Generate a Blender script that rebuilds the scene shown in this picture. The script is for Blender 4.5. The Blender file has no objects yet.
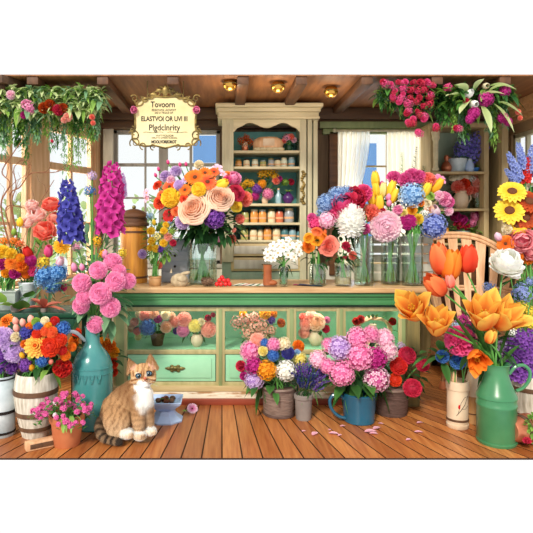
import bpy, bmesh, math, random
from mathutils import Vector, Matrix, Quaternion
R = random.Random(7)
SC = bpy.context.scene
COL = SC.collection
PI = math.pi
TAU = 2 * PI

def lin(h):
    h = h.lstrip('#')
    out = []
    for i in (0, 2, 4):
        c = int(h[i:i + 2], 16) / 255
        out.append(c / 12.92 if c <= .04045 else ((c + .055) / 1.055) ** 2.4)
    return tuple(out)

# ------------------------------------------------------------------ camera, sky, lights, exposure
EYE = 1.45            # eye height above the floor
FPX, VX, VY = 540.0, 222.0, 225.0   # focal length and vanishing point in the 533 px frame
cam_d = bpy.data.cameras.new('camera')
cam = bpy.data.objects.new('camera', cam_d)
COL.objects.link(cam)
cam.location = (0, 0, EYE)
cam.rotation_euler = (PI / 2, 0, 0)
cam_d.sensor_width = 36
cam_d.sensor_fit = 'HORIZONTAL'
cam_d.lens = 36 * FPX / 533
cam_d.shift_x = (266.5 - VX) / 533
cam_d.shift_y = -(266.5 - VY) / 533
cam_d.clip_start = .05
SC.camera = cam

world = bpy.data.worlds.new('world')
SC.world = world
world.use_nodes = True
bg = world.node_tree.nodes['Background']
bg.inputs[0].default_value = (1, 1, 1, 1)
bg.inputs[1].default_value = 1.05
SC.view_settings.view_transform = 'Standard'
SC.view_settings.look = 'None'
SC.view_settings.exposure = 0.0
SC.view_settings.gamma = 1.0
SC.view_settings.use_curve_mapping = False

def light(name, kind, loc, energy, col=(1, 1, 1), rot=(0, 0, 0), size=None, sy=None, angle=None):
    d = bpy.data.lights.new(name, kind)
    d.energy = energy
    d.color = col
    if kind == 'AREA':
        d.shape = 'RECTANGLE' if sy else 'SQUARE'
        d.size = size
        if sy: d.size_y = sy
    elif kind == 'SUN':
        d.angle = angle or .1
    elif size:
        d.shadow_soft_size = size
    o = bpy.data.objects.new(name, d)
    COL.objects.link(o)
    o.location = loc
    o.rotation_euler = rot
    return o

SUN = light('sun', 'SUN', (0, 0, 5), 3.5, (1, .93, .8), angle=.16)
SUN.rotation_euler = Vector((.34, .80, -.62)).to_track_quat('-Z', 'Y').to_euler()

# daylight entering by the left windows, and the warm glow of the three ceiling lamps
DAY = light('window_daylight', 'AREA', (-2.35, 5.55, 1.9), 85, (1, .88, .7), size=1.5, sy=1.5)
DAY.rotation_euler = Vector((.9, -.42, -.25)).to_track_quat('-Z', 'Y').to_euler()
DAY2 = light('window_daylight', 'AREA', (1.76, 6.7, 1.9), 34, (1, .96, .9), rot=(-PI / 2, 0, 0), size=1.3, sy=1.6)
for _x, _y, _z in ((.07, 4.76, 2.52), (.5, 4.8, 2.5), (1.0, 4.95, 2.48)):
    light('ceiling_lamp_glow', 'POINT', (_x, _y, _z), 3.5, (1, .8, .55), size=.06)

def P(px, py, Y):
    "the point seen at (px, py) at distance Y from the camera plane"
    return Vector(((px - VX) * Y / FPX, Y, EYE - (py - VY) * Y / FPX))

# ------------------------------------------------------------------ materials
def newmat(name):
    m = bpy.data.materials.new(name)
    m.use_nodes = True
    nt = m.node_tree
    b = nt.nodes['Principled BSDF']
    return m, nt, b

def noise_mix(nt, c1, c2, scale=(1, 1, 1), nscale=5, detail=4, lo=.35, hi=.65, coord='Object', rough=.55):
    tc = nt.nodes.new('ShaderNodeTexCoord')
    mp = nt.nodes.new('ShaderNodeMapping')
    mp.inputs['Scale'].default_value = scale
    nz = nt.nodes.new('ShaderNodeTexNoise')
    nz.inputs['Scale'].default_value = nscale
    nz.inputs['Detail'].default_value = detail
    nz.inputs['Roughness'].default_value = rough
    cr = nt.nodes.new('ShaderNodeValToRGB')
    cr.color_ramp.elements[0].position = lo
    cr.color_ramp.elements[1].position = hi
    cr.color_ramp.elements[0].color = (*c1, 1)
    cr.color_ramp.elements[1].color = (*c2, 1)
    nt.links.new(tc.outputs[coord], mp.inputs[0])
    nt.links.new(mp.outputs[0], nz.inputs['Vector'])
    nt.links.new(nz.outputs['Fac'], cr.inputs[0])
    return nz, cr

def plain(name, c, rough=.5, metal=0, c2=None, scale=(1, 1, 1), nscale=6, bump=0, lo=.35, hi=.65, spec=.4, emit=0):
    m, nt, b = newmat(name)
    c = lin(c)
    c2 = lin(c2) if c2 else tuple(x * .85 for x in c)
    nz, cr = noise_mix(nt, c, c2, scale, nscale, lo=lo, hi=hi)
    nt.links.new(cr.outputs[0], b.inputs['Base Color'])
    b.inputs['Roughness'].default_value = rough
    b.inputs['Metallic'].default_value = metal
    b.inputs['Specular IOR Level'].default_value = spec
    if emit:
        b.inputs['Emission Color'].default_value = (*c, 1)
        b.inputs['Emission Strength'].default_value = emit
    if bump:
        bp = nt.nodes.new('ShaderNodeBump')
        bp.inputs['Strength'].default_value = bump
        bp.inputs['Distance'].default_value = .01
        nt.links.new(nz.outputs['Fac'], bp.inputs['Height'])
        nt.links.new(bp.outputs[0], b.inputs['Normal'])
    return m

def wood(name, c1, c2, along='x', rough=.5, grain=9, bump=.25, tone=False):
    s = {'x': (.8, grain, grain), 'y': (grain, .8, grain), 'z': (grain, grain, .8)}[along]
    m, nt, b = newmat(name)
    nz, cr = noise_mix(nt, lin(c1), lin(c2), s, 3.0, 6, .3, .7)
    out = cr.outputs[0]
    if tone:
        at = nt.nodes.new('ShaderNodeAttribute'); at.attribute_name = 'tone'
        mx = nt.nodes.new('ShaderNodeMix'); mx.data_type = 'RGBA'; mx.blend_type = 'MULTIPLY'
        mx.inputs[0].default_value = 1
        cb = nt.nodes.new('ShaderNodeValToRGB')
        cb.color_ramp.elements[0].color = (.55, .42, .34, 1)
        cb.color_ramp.elements[1].color = (1.0, .98, .92, 1)
        nt.links.new(at.outputs['Fac'], cb.inputs[0])
        nt.links.new(out, mx.inputs[6]); nt.links.new(cb.outputs[0], mx.inputs[7])
        out = mx.outputs[2]
    nt.links.new(out, b.inputs['Base Color'])
    b.inputs['Roughness'].default_value = rough
    bp = nt.nodes.new('ShaderNodeBump')
    bp.inputs['Strength'].default_value = bump
    bp.inputs['Distance'].default_value = .004
    nt.links.new(nz.outputs['Fac'], bp.inputs['Height'])
    nt.links.new(bp.outputs[0], b.inputs['Normal'])
    return m

def glass(name, tint='ffffff', gloss=.10, rough=.03, edge=.3):
    m, nt, b = newmat(name)
    nt.nodes.remove(b)
    tr = nt.nodes.new('ShaderNodeBsdfTransparent'); tr.inputs[0].default_value = (*lin(tint), 1)
    gl = nt.nodes.new('ShaderNodeBsdfGlossy'); gl.inputs['Roughness'].default_value = rough
    lw = nt.nodes.new('ShaderNodeLayerWeight'); lw.inputs[0].default_value = .35
    ml = nt.nodes.new('ShaderNodeMath'); ml.operation = 'MULTIPLY_ADD'
    ml.inputs[1].default_value = edge; ml.inputs[2].default_value = gloss
    mx = nt.nodes.new('ShaderNodeMixShader')
    nt.links.new(lw.outputs['Facing'], ml.inputs[0])
    nt.links.new(ml.outputs[0], mx.inputs[0])
    nt.links.new(tr.outputs[0], mx.inputs[1]); nt.links.new(gl.outputs[0], mx.inputs[2])
    nt.links.new(mx.outputs[0], nt.nodes['Material Output'].inputs[0])
    return m

_pm = {}
def petal_mat(c1, c2, name='petal', tr=.25, rough=.6):
    k = (c1, c2, name)
    if k in _pm: return _pm[k]
    m, nt, b = newmat(name)
    at = nt.nodes.new('ShaderNodeAttribute'); at.attribute_name = 'tone'
    cr = nt.nodes.new('ShaderNodeValToRGB')
    cr.color_ramp.elements[0].color = (*lin(c1), 1)
    cr.color_ramp.elements[1].color = (*lin(c2), 1)
    nt.links.new(at.outputs['Fac'], cr.inputs[0])
    nt.links.new(cr.outputs[0], b.inputs['Base Color'])
    b.inputs['Roughness'].default_value = rough
    b.inputs['Specular IOR Level'].default_value = .25
    t = nt.nodes.new('ShaderNodeBsdfTranslucent')
    mx = nt.nodes.new('ShaderNodeMixShader'); mx.inputs[0].default_value = tr
    nt.links.new(cr.outputs[0], t.inputs[0])
    nt.links.new(b.outputs[0], mx.inputs[1]); nt.links.new(t.outputs[0], mx.inputs[2])
    nt.links.new(mx.outputs[0], nt.nodes['Material Output'].inputs[0])
    _pm[k] = m
    return m

# ------------------------------------------------------------------ mesh builder
class MB:
    def __init__(s):
        s.v, s.f, s.t, s.mi, s.M, s.cm = [], [], [], [], None, 0
    def av(s, p, t=.5):
        p = Vector(p)
        if s.M is not None: p = s.M @ p
        s.v.append(p); s.t.append(t)
        return len(s.v) - 1
    def af(s, *ids):
        s.f.append(ids); s.mi.append(s.cm)
    def grid(s, pts, ts, close=False):
        n, m = len(pts), len(pts[0])
        ids = [[s.av(pts[i][j], ts[i][j] if isinstance(ts, list) else ts) for j in range(m)] for i in range(n)]
        for i in range(n - 1):
            for j in range(m if close else m - 1):
                k = (j + 1) % m
                s.af(ids[i][j], ids[i][k], ids[i + 1][k], ids[i + 1][j])
        return ids
    def box(s, c, d, ch=0, t=.5, rz=0):
        bm = bmesh.new()
        bmesh.ops.create_cube(bm, size=1, matrix=Matrix.Translation(Vector(c)) @ Matrix.Rotation(rz, 4, 'Z') @ Matrix.Diagonal((d[0], d[1], d[2], 1)))
        if ch:
            bmesh.ops.bevel(bm, geom=bm.edges[:], offset=min(ch, min(d) * .45), segments=2, affect='EDGES', profile=.6)
        s.addbm(bm, t)
        return s
    def bx(s, x0, x1, y0, y1, z0, z1, ch=.004, t=.5):
        return s.box(((x0 + x1) / 2, (y0 + y1) / 2, (z0 + z1) / 2), (x1 - x0, y1 - y0, z1 - z0), ch, t)
    def addbm(s, bm, t=.5):
        bm.verts.ensure_lookup_table()
        base = {}
        for v in bm.verts: base[v.index] = s.av(v.co, t)
        for f in bm.faces: s.af(*[base[v.index] for v in f.verts])
        bm.free()
    def lathe(s, prof, c=(0, 0, 0), seg=28, t=.5, sx=1, sy=1):
        c = Vector(c)
        pts = [[c + Vector((r * math.cos(TAU * j / seg) * sx, r * math.sin(TAU * j / seg) * sy, z)) for j in range(seg)] for r, z in prof]
        ids = s.grid(pts, t, True)
        for i, rev in ((0, True), (len(prof) - 1, False)):
            if prof[i][0] > 1e-5:
                l = ids[i][::-1] if rev else ids[i]
                s.af(*l)
        return s
    def tube(s, pts, rad, seg=6, t=.5, cap=True):
        pts = [Vector(p) for p in pts]
        n = len(pts)
        rr = rad if isinstance(rad, (list, tuple)) else [rad] * n
        d0 = (pts[1] - pts[0]).normalized()
        up = Vector((0, 0, 1)) if abs(d0.z) < .9 else Vector((1, 0, 0))
        a = d0.cross(up).normalized()
        rings = []
        for i in range(n):
            d = (pts[min(i + 1, n - 1)] - pts[max(i - 1, 0)])
            if d.length < 1e-9: d = d0.copy()
            d.normalize()
            a = (a - d * a.dot(d)).normalized()
            b = d.cross(a)
            rings.append([pts[i] + (a * math.cos(TAU * j / seg) + b * math.sin(TAU * j / seg)) * rr[i] for j in range(seg)])
        ids = s.grid(rings, t, True)
        if cap:
            s.af(*ids[0][::-1]); s.af(*ids[-1])
        return s
    def ball(s, c, r, t=.5, seg=10, rings=7):
        r = r if isinstance(r, (tuple, list)) else (r, r, r)
        c = Vector(c)
        pts = []
        for i in range(rings + 1):
            th = PI * i / rings
            pts.append([c + Vector((r[0] * max(math.sin(th), .001) * math.cos(TAU * j / seg), r[1] * max(math.sin(th), .001) * math.sin(TAU * j / seg), -r[2] * math.cos(th))) for j in range(seg)])
        s.grid(pts, t, True)
        return s
    def prism(s, poly, y0, y1, t=.5):
        "poly of (x, z) extruded along y"
        a = [s.av((x, y0, z), t) for x, z in poly]
        b = [s.av((x, y1, z), t) for x, z in poly]
        n = len(poly)
        s.af(*a); s.af(*b[::-1])
        for i in range(n):
            j = (i + 1) % n
            s.af(a[j], a[i], b[i], b[j])
        return s
    def mesh(s, name, mats):
        me = bpy.data.meshes.new(name)
        me.from_pydata([tuple(v) for v in s.v], [], s.f)
        for m in (mats if isinstance(mats, (list, tuple)) else [mats]): me.materials.append(m)
        if len(set(s.mi)) > 1: me.polygons.foreach_set('material_index', s.mi)
        at = me.attributes.new('tone', 'FLOAT', 'POINT')
        at.data.foreach_set('value', s.t)
        me.update()
        return me
    def build(s, name, mats, parent=None, smooth=True, loc=None):
        me = s.mesh(name, mats)
        return link(name, me, parent, loc, smooth)

def link(name, me, parent=None, loc=None, smooth=True):
    if smooth and me.polygons:
        me.polygons.foreach_set('use_smooth', [True] * len(me.polygons))
        if smooth != 'all':
            try: me.set_sharp_from_angle(angle=math.radians(40))
            except Exception: pass
    o = bpy.data.objects.new(name, me)
    COL.objects.link(o)
    if parent is not None: o.parent = parent
    if loc is not None: o.location = loc
    return o

def tag(o, label, cat, group=None, kind=None):
    o['label'] = label
    o['category'] = cat
    if group: o['group'] = group
    if kind: o['kind'] = kind
    return o

def thing(name, label, cat, loc, group=None, rz=0):
    o = bpy.data.objects.new(name, None)
    o.empty_display_size = .05
    COL.objects.link(o)
    o.location = loc
    o.rotation_euler = (0, 0, rz)
    return tag(o, label, cat, group)

def struct(o):
    o['kind'] = 'structure'
    return o

ORD = ['leftmost', 'second from left', 'third from left', 'fourth from left', 'fifth from left', 'sixth from left', 'seventh from left', 'eighth from left', 'ninth from left', 'tenth from left', 'eleventh from left', 'twelfth from left']
NUM = ['zero', 'one', 'two', 'three', 'four', 'five', 'six', 'seven', 'eight', 'nine', 'ten', 'eleven', 'twelve', 'thirteen']
def place(i, n):
    "words for the i-th from the left of n"
    if n == 2: return ('left one', 'right one')[i]
    if i == n - 1: return 'rightmost'
    return ORD[i] if i < len(ORD) else 'second from right'
# ------------------------------------------------------------------ palette of surfaces
M = {}
M['floor'] = wood('floor_boards', 'a8602f', 'd38f52', 'y', .38, 14, .2, tone=True)
M['gap'] = plain('floor_gap', '3a2010', .8)
M['ceil'] = wood('ceiling_boards', '764a2a', 'a06a40', 'y', .6, 8)
M['beam'] = wood('dark_beam', '4c2f1b', '6b4427', 'y', .6, 8)
M['beamx'] = wood('dark_beam_across', '3f2a1a', '5c3f26', 'x', .6, 8)
M['tan'] = wood('honey_timber', 'cf9f74', 'ecc7a0', 'z', .55, 9)
M['tanx'] = wood('honey_timber_rail', 'b98653', 'd9ad7c', 'x', .55, 9)
M['wall'] = plain('warm_plaster', '8d7355', .8, c2='a48a68', nscale=3, bump=.1)
M['wallb'] = wood('brown_panelling', '5d4630', '7a5f43', 'z', .65, 8)
M['white'] = plain('whitewashed_boards', 'd8d2c4', .7, c2='b5ad9c', nscale=9, scale=(1, 1, .2))
M['greyf'] = wood('grey_window_timber', '9a948c', 'b9b3aa', 'z', .6, 8)
M['cream'] = wood('cream_paint', 'aaa386', 'c9c1a2', 'z', .5, 6)
M['creamx'] = wood('cream_paint_rail', 'bdb08c', 'd9cca8', 'x', .5, 6)
M['sage'] = plain('sage_paint', '8ea28c', .55, c2='a7b59b', nscale=7, scale=(1, 1, .3))
M['aqua'] = plain('aqua_back_board', '4f8f92', .6, c2='6fb0ac', nscale=3)
M['green'] = plain('mint_green_paint', '8cc7a0', .4, c2='9ed4ad', nscale=4)
M['greend'] = plain('green_gloss_paint', '3d7848', .35, c2='4f8c58', nscale=5, scale=(.3, 1, 1))
M['greeng'] = plain('deep_green_paint', '123d2c', .4, c2='1c4f39')
M['frame'] = wood('worn_tan_frame', 'a08a60', 'bfa97c', 'z', .5, 7)
M['framex'] = wood('worn_tan_rail', 'b39a6c', 'cdb88a', 'x', .5, 7)
M['olive'] = plain('olive_paint', '7d8a5c', .5, c2='93a06e', nscale=9, scale=(1, 1, .2))
M['top'] = wood('pale_worktop_wood', 'a57a4c', 'd4b081', 'x', .45, 10)
M['peel'] = plain('peeling_white_paint', 'e6dcc6', .75, c2='a9825a', nscale=9, scale=(.5, 2, 3), lo=.5, hi=.62, bump=.4)
M['redbrown'] = wood('red_brown_skirt', '7a2f1c', '98442a', 'x', .45, 9)
M['bronze'] = plain('aged_bronze', '5f5632', .45, .55, c2='857845', nscale=25)
M['gold'] = plain('polished_brass', 'c8913a', .22, .9, c2='dba94e', nscale=3)
M['goldleaf'] = plain('antique_gold', '5c4c28', .45, .5, c2='a58c50', nscale=18)
M['dark'] = plain('dark_iron', '2a2422', .5, .4)
M['glass'] = glass('clear_glass', 'f6fbf8', .07)
M['pane'] = glass('window_glass', 'fbfdfd', .01, edge=.04)
M['bluepane'] = glass('blue_window_glass', 'b4d0ee', .01, edge=.04)
M['casepane'] = glass('case_glass', 'f8fcfa', .015, edge=.06)
M['water'] = glass('vase_water', 'e6f3ea', .04)
M['terra'] = plain('terracotta', 'b05f38', .7, c2='c2744a', nscale=5, bump=.05)
M['teal'] = plain('turquoise_glaze', '3a8080', .22, c2='559894', nscale=3, spec=.6)
M['mug'] = plain('teal_enamel', '18526c', .25, c2='205f7a', nscale=3, spec=.6)
M['can'] = plain('green_enamel', '35774d', .3, c2='46875a', nscale=4, spec=.6)
M['barrelw'] = wood('whitewashed_staves', '9c9280', 'ebe4d6', 'z', .7, 12)
M['hoop'] = plain('rusty_hoop', '59402f', .55, .3, c2='74543c', nscale=20)
M['wicker'] = plain('wicker', '6e5b52', .75, c2='927d72', nscale=30, scale=(.4, .4, 3), bump=.6)
M['wickerd'] = plain('dark_wicker', '4a3730', .75, c2='66504a', nscale=30, scale=(.4, .4, 3), bump=.6)
M['rattan'] = wood('pale_rattan', 'c99468', 'ebc096', 'z', .5, 10)
M['rattand'] = plain('woven_rattan', '6b4226', .6, c2='93623a', nscale=40, bump=.8)
M['greypot'] = plain('grey_stoneware', '7a706b', .6, c2='8f857f')
M['creamcer'] = plain('cream_ceramic', 'dcc6aa', .45, c2='ccb091', nscale=6)
M['tancer'] = plain('tan_glaze', 'a97745', .35, c2='c79a68', nscale=4, scale=(1, 1, .5))
M['bluecer'] = plain('pale_blue_ceramic', '9fb6dc', .35, c2='b1c6e6', nscale=5)
M['stone'] = plain('carved_stone', 'a08d70', .85, c2='c2b090', nscale=22, bump=.5)
M['amber'] = wood('amber_cask_wood', 'a8621c', 'de9a38', 'z', .4, 9)
M['darkwood'] = wood('dark_lid_wood', '4a2c18', '6a4224', 'x', .5, 9)
M['greybox'] = plain('blue_grey_paint', '8f949c', .6, c2='a9adb3', nscale=8, scale=(.3, 1, 1))
M['zinc'] = plain('zinc', '98a3a0', .45, .4, c2='b3bcb8', nscale=8)
M['whitetin'] = plain('white_tin', 'd5dfe3', .4, c2='a3b4ba', nscale=6)
M['rust'] = plain('rust_brown_leather', '8f4a26', .6, c2='a85f35', nscale=12)
M['red'] = plain('red_berry', 'c41a1f', .25, c2='d6312f')
M['pine'] = plain('pine_cone_scale', '5d4433', .8, c2='8a6c54', nscale=30)
M['copper'] = plain('copper', 'b8694a', .35, .6, c2='c97f5e')
M['sheer'] = petal_mat('f3ead2', 'fffaf0', 'sheer_curtain', .6, .9)
_nt = M['sheer'].node_tree
_out = _nt.nodes['Material Output']
_mx = _nt.nodes.new('ShaderNodeMixShader'); _mx.inputs[0].default_value = .08
_tr = _nt.nodes.new('ShaderNodeBsdfTransparent')
_src = _out.inputs[0].links[0].from_socket
_nt.links.new(_src, _mx.inputs[1]); _nt.links.new(_tr.outputs[0], _mx.inputs[2]); _nt.links.new(_mx.outputs[0], _out.inputs[0])
M['stem'] = plain('green_stem', '62a048', .5, c2='4a883a', nscale=12)
M['stemd'] = plain('dark_green_stem', '2f5c2c', .5, c2='27502a', nscale=12)
M['twig'] = plain('brown_twig', '7a4a30', .7, c2='93603f', nscale=20)
M['seed'] = plain('dark_seed_disc', '4a2413', .8, c2='7a4420', nscale=60, bump=.5)
M['stamen'] = plain('golden_stamen', 'd9a521', .6, c2='b87d16')
M['ink'] = plain('black_lettering', '2b241d', .7)
M['mossy'] = wood('mossy_post_wood', '5f5a34', '83703f', 'z', .8, 9, .5)
LEAF = petal_mat('1f4a20', '5c9440', 'leaf', .2, .5)
LEAFD = petal_mat('12331a', '35692f', 'dark_leaf', .15, .5)
LEAFL = petal_mat('4c7d2c', 'a3c860', 'light_leaf', .3, .5)
LEAFP = petal_mat('a3c068', 'e8f2bc', 'pale_green_leaf', .4, .5)
LEAFS = petal_mat('4f7d55', '8bb489', 'sage_leaf', .25, .55)

# ------------------------------------------------------------------ the room (open towards the viewer)
YF, YB, HC = 3.361, 5.95, 2.72
YC = 4.60                                        # where the ceiling ends
# floor: boards fan slightly towards the counter
mb = MB()
mb.cm = 1
mb.bx(-3.2, 3.4, YF, YB + .1, -.012, -.006, 0)
mb.cm = 0
y0, y1, vy = YF, YB + .1, 6.9
k = -36
while k < 46:
    a0, a1 = k * .036, (k + 1) * .036
    t = R.random()
    g = .0048
    xs = [(a0 * (vy - y0) + g, y0), (a1 * (vy - y0) - g, y0), (a1 * (vy - y1) - g * .4, y1), (a0 * (vy - y1) + g * .4, y1)]
    lo = [mb.av((x, y, -.006), t) for x, y in xs]
    hi = [mb.av((x, y, 0), t) for x, y in xs]
    mb.af(*hi)
    mb.cm = 1
    for i in range(4):
        j = (i + 1) % 4
        mb.af(lo[i], lo[j], hi[j], hi[i])
    mb.cm = 0
    k += 1
struct(mb.build('floor', [M['floor'], M['gap']], smooth=False))
mb = MB().bx(-3.2, 3.4, YC, YB + .1, HC, HC + .012, 0)
struct(mb.build('ceiling', M['ceil'], smooth=False))

def beam(n, x0, x1, y0, y1, z0, z1, m):
    struct(MB().bx(x0, x1, y0, y1, z0, z1, .012).build('trim_%d' % n, m))
for i, x in enumerate((-1.62, -1.02, -.42, .18, .68, 1.24, 1.84, 2.42)):
    beam(i + 1, x - .05, x + .05, YC + .01, YB, HC - .07, HC + .002, M['beam'])
beam(10, -1.5, 3.12, 5.80, YB + .02, HC - .13, HC - .005, M['beamx'])
beam(11, -1.4, 3.12, 5.86, YB + .02, HC - .22, HC - .13, M['beamx'])

def wall_with_holes(name, x0, x1, z0, z1, holes, th, mat, Mx=None):
    "a slab in the xz plane (thickness along y, behind y=0) with rectangular openings"
    mb = MB(); mb.M = Mx
    xs = sorted({x0, x1, *[h[0] for h in holes], *[h[1] for h in holes]})
    for a, b in zip(xs, xs[1:]):
        zs = [(z0, z1)]
        for h in holes:
            if h[0] <= a + 1e-6 and h[1] >= b - 1e-6:
                nz = []
                for p, q in zs:
                    if h[2] > p: nz.append((p, min(q, h[2])))
                    if h[3] < q: nz.append((max(p, h[3]), q))
                zs = [z for z in nz if z[1] - z[0] > 1e-4]
        for p, q in zs: mb.bx(a, b, 0, th, p, q, 0)
    return struct(mb.build(name, mat, smooth=False))

TB = Matrix.Translation((0, YB, 0))
W2 = (-1.20, -.02, 1.02, 2.50)
W3 = (1.26, 2.26, 1.04, 2.50)
wall_with_holes('wall_back', -1.42, 3.2, 0, HC, [W2, W3], .1, M['wallb'], TB)
A, B = Vector((-1.34, YB, 0)), Vector((-1.976, YC, 0))
u = (B - A).normalized()
ML = Matrix.Translation(A) @ Matrix(((u.x, -u.y, 0, 0), (u.y, u.x, 0, 0), (0, 0, 1, 0), (0, 0, 0, 1)))
L = (B - A).length
# local x runs from the back corner towards the viewer, local +y must point outdoors
test = ML @ Vector((0, 1, 0)) - A
SGN = 1 if test.x < 0 else -1
FL = Matrix.Diagonal((1, SGN, 1, 1))
ML = ML @ FL
W1 = (.09, .80, .9, 2.42)
W0 = (1.02, L - .02, .9, 2.42)
wall_with_holes('wall_left', 0, L, 0, HC, [W1, W0], .09, M['tan'], ML)
MR = Matrix.Translation((3.118, YB, 0)) @ Matrix(((0, 1, 0, 0), (-1, 0, 0, 0), (0, 0, 1, 0), (0, 0, 0, 1)))
W4 = (.13, .60, 1.35, 2.42)
wall_with_holes('wall_right', 0, YB - YC, 0, HC, [W4], .09, M['wall'], MR)
# crown mouldings
def crown(n, Mx, x0, x1, m, steps):
    mb = MB(); mb.M = Mx
    for d, za, zb in steps: mb.bx(x0, x1, -d, .0, za, zb, .006)
    struct(mb.build('trim_%d' % n, m))
ST = ((.14, HC - .07, HC - .003), (.09, HC - .14, HC - .07), (.05, HC - .2, HC - .14))
crown(12, ML, 0, L, M['beamx'], ST)
crown(13, MR, 0, YB - YC, M['tanx'], ST)

def window(n, Mx, h, fm, cols, rows, pm, fw=.045, bar=.022, special=None, y=.02):
    x0, x1, z0, z1 = h
    mb = MB(); mb.M = Mx
    mb.bx(x0, x0 + fw, y, y + .06, z0, z1, .006).bx(x1 - fw, x1, y, y + .06, z0, z1, .006)
    mb.bx(x0, x1, y, y + .06, z1 - fw, z1, .006).bx(x0, x1, y, y + .06, z0, z0 + fw, .006)
    for c in cols: mb.bx(x0 + c[0], x0 + c[0] + c[1], y + .005, y + .05, z0, z1, .004)
    for r in rows: mb.bx(x0, x1, y + .008, y + .047, z0 + r[0], z0 + r[0] + r[1], .004)
    fr = mb.build('window_%d' % n, fm, smooth=False)
    struct(fr)
    mb = MB(); mb.M = Mx
    mb.bx(x0, x1, y + .024, y + .03, z0, z1, 0)
    g = mb.build('window_pane', pm, fr, smooth=False)
    sl = MB(); sl.M = Mx
    sl.bx(x0 - .04, x1 + .04, -.07, .05, z0 - .04, z0, .006)
    sl.build('window_sill', fm, fr)
    return fr
window(1, ML, W1, M['tan'], [(.33, .03)], [(1.1, .07), (.55, .03)], M['pane'])
window(2, ML, W0, M['tan'], [(.2, .03)], [(1.1, .07), (.55, .03)], M['pane'])
f3 = window(3, TB, W2, M['greyf'], [(.34, .02), (.5, .1), (.84, .03)], [(1.08, .035), (.36, .02), (.72, .02)], M['pane'])
mb = MB(); mb.M = TB
mb.bx(-.32, -.05, .03, .04, 2.14, 2.44, 0)
mb.build('window_pane', M['bluepane'], f3, smooth=False)
f4 = window(4, TB, W3, M['frame'], [(.28, .02), (.56, .03)], [(.62, .025), (1.05, .02)], M['pane'])
mb = MB(); mb.M = TB
mb.bx(1.47, 1.72, .06, .07, 1.3, 2.36, 0)
mb.build('window_pane', M['bluepane'], f4, smooth=False)
window(5, MR, W4, M['cream'], [(.22, .03)], [(.5, .03)], M['pane'])
# white architrave beside the back window, dark green head over the curtained window, tan pilaster at the right
struct(MB().bx(-1.30, -1.19, 5.90, YB, .9, 2.52, .006).build('trim_14', M['white']))
mb = MB().bx(1.06, 2.86, 5.84, YB, 2.50, 2.57, .006).bx(1.1, 2.82, 5.88, YB, 2.44, 2.50, .006)
struct(mb.build('trim_15', M['olive']))
struct(MB().bx(1.17, 1.27, 5.88, YB, .9, 2.47, .006).build('trim_16', M['darkwood']))
mb = MB().bx(2.86, 2.93, 5.52, YB, 0, 2.49, .01).bx(2.93, 3.03, 5.84, YB, 0, 2.49, .01)
struct(mb.build('trim_17', M['frame']))
# white wainscot under the back windows
struct(MB().bx(-1.2, 2.2, 5.90, YB, 0, 1.0, .004).build('trim_18', M['white']))

# ------------------------------------------------------------------ curtains and roller rail
def curtain(label, x0, x1, z0, z1, folds, tie=None, y=5.83):
    mb = MB()
    n, m = 26, folds * 6
    pts = []
    for i in range(n + 1):
        f = i / n
        z = z1 + (z0 - z1) * f
        row = []
        for j in range(m + 1):
            g = j / m
            xx = x0 + (x1 - x0) * g
            if tie: xx = x0 + (x1 - x0) * g * (1 - tie * math.sin(min(f * 1.25, 1) * PI / 2) ** 2)
            row.append((xx, y + .022 * math.sin(g * folds * TAU) + .004 * math.sin(7 * g + 9 * f), z))
        pts.append(row)
    ts = [[.5 + .5 * math.sin(j) for j in range(m + 1)] for i in range(n + 1)]
    mb.grid(pts, ts)
    return tag(mb.build('sheer_curtain', M['sheer'], smooth='all'), label, 'curtain', 'sheer curtains at the back window')
curtain('cream sheer curtain gathered aside at the left of the back window', 1.25, 1.60, 1.0, 2.46, 7, .55)
curtain('wide cream sheer curtain hanging straight in the right half of the back window', 1.78, 2.27, 1.0, 2.46, 10)
mb = MB().tube([(1.22, 5.80, 2.465), (2.34, 5.80, 2.465)], .012, 8)
mb.ball((1.21, 5.80, 2.465), .024).ball((2.35, 5.80, 2.465), .024)
tag(mb.build('curtain_rod', M['cream']), 'cream curtain rod above the sheer curtains', 'curtain rod')

# ------------------------------------------------------------------ display counter
CX0, CX1, CY0, CY1 = -.883, 1.53, 4.374, 4.95
def cx(px): return (px - VX) * .0081
def cz(py): return EYE - (py - VY) * .0081
ct = thing('display_counter', 'long mint green display counter with glazed front and drawers', 'counter', (0, 0, 0))
mb = MB()
mb.bx(CX0, CX0 + .03, CY0 + .02, CY1, .05, .80).bx(CX1 - .03, CX1, CY0 + .02, CY1, .05, .80)
mb.bx(CX0, CX1, CY1 - .02, CY1, .05, .80)
mb.bx(CX0, CX1, CY0 + .03, CY1, .05, .08)
for px in (220.5, 292, 341): mb.bx(cx(px) - .012, cx(px) + .012, CY0 + .03, CY1 - .02, .05, cz(352))
mb.build('carcass', M['green'], ct, smooth=False)
MB().bx(CX0 + .03, CX1 - .03, CY0 + .025, CY1 - .02, .415, cz(351.5), .002).build('display_shelf', M['green'], ct)
mb = MB()
ST_ = [(113, 127), (216, 225), (287, 296.5), (337, 346), (399, 411)]
for a, b in ST_: mb.bx(cx(a), cx(b), CY0, CY0 + .035, .1, .80, .008)
for a, b in ((305, 311.5), (350, 354.5), (382, 387)): mb.bx(cx(113), cx(411), CY0 + .004, CY0 + .03, cz(b), cz(a), .006)
mb.build('face_frame', wood('olive_tan_frame', '98905f', 'b8ad7e', 'z', .5, 7), ct)
for a, b in ST_:
    MB().bx(cx(a) + .022, cx(b) - .022, CY0 - .006, CY0 + .01, .14, .77, .004).build('beading', M['olive'], ct)
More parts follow.
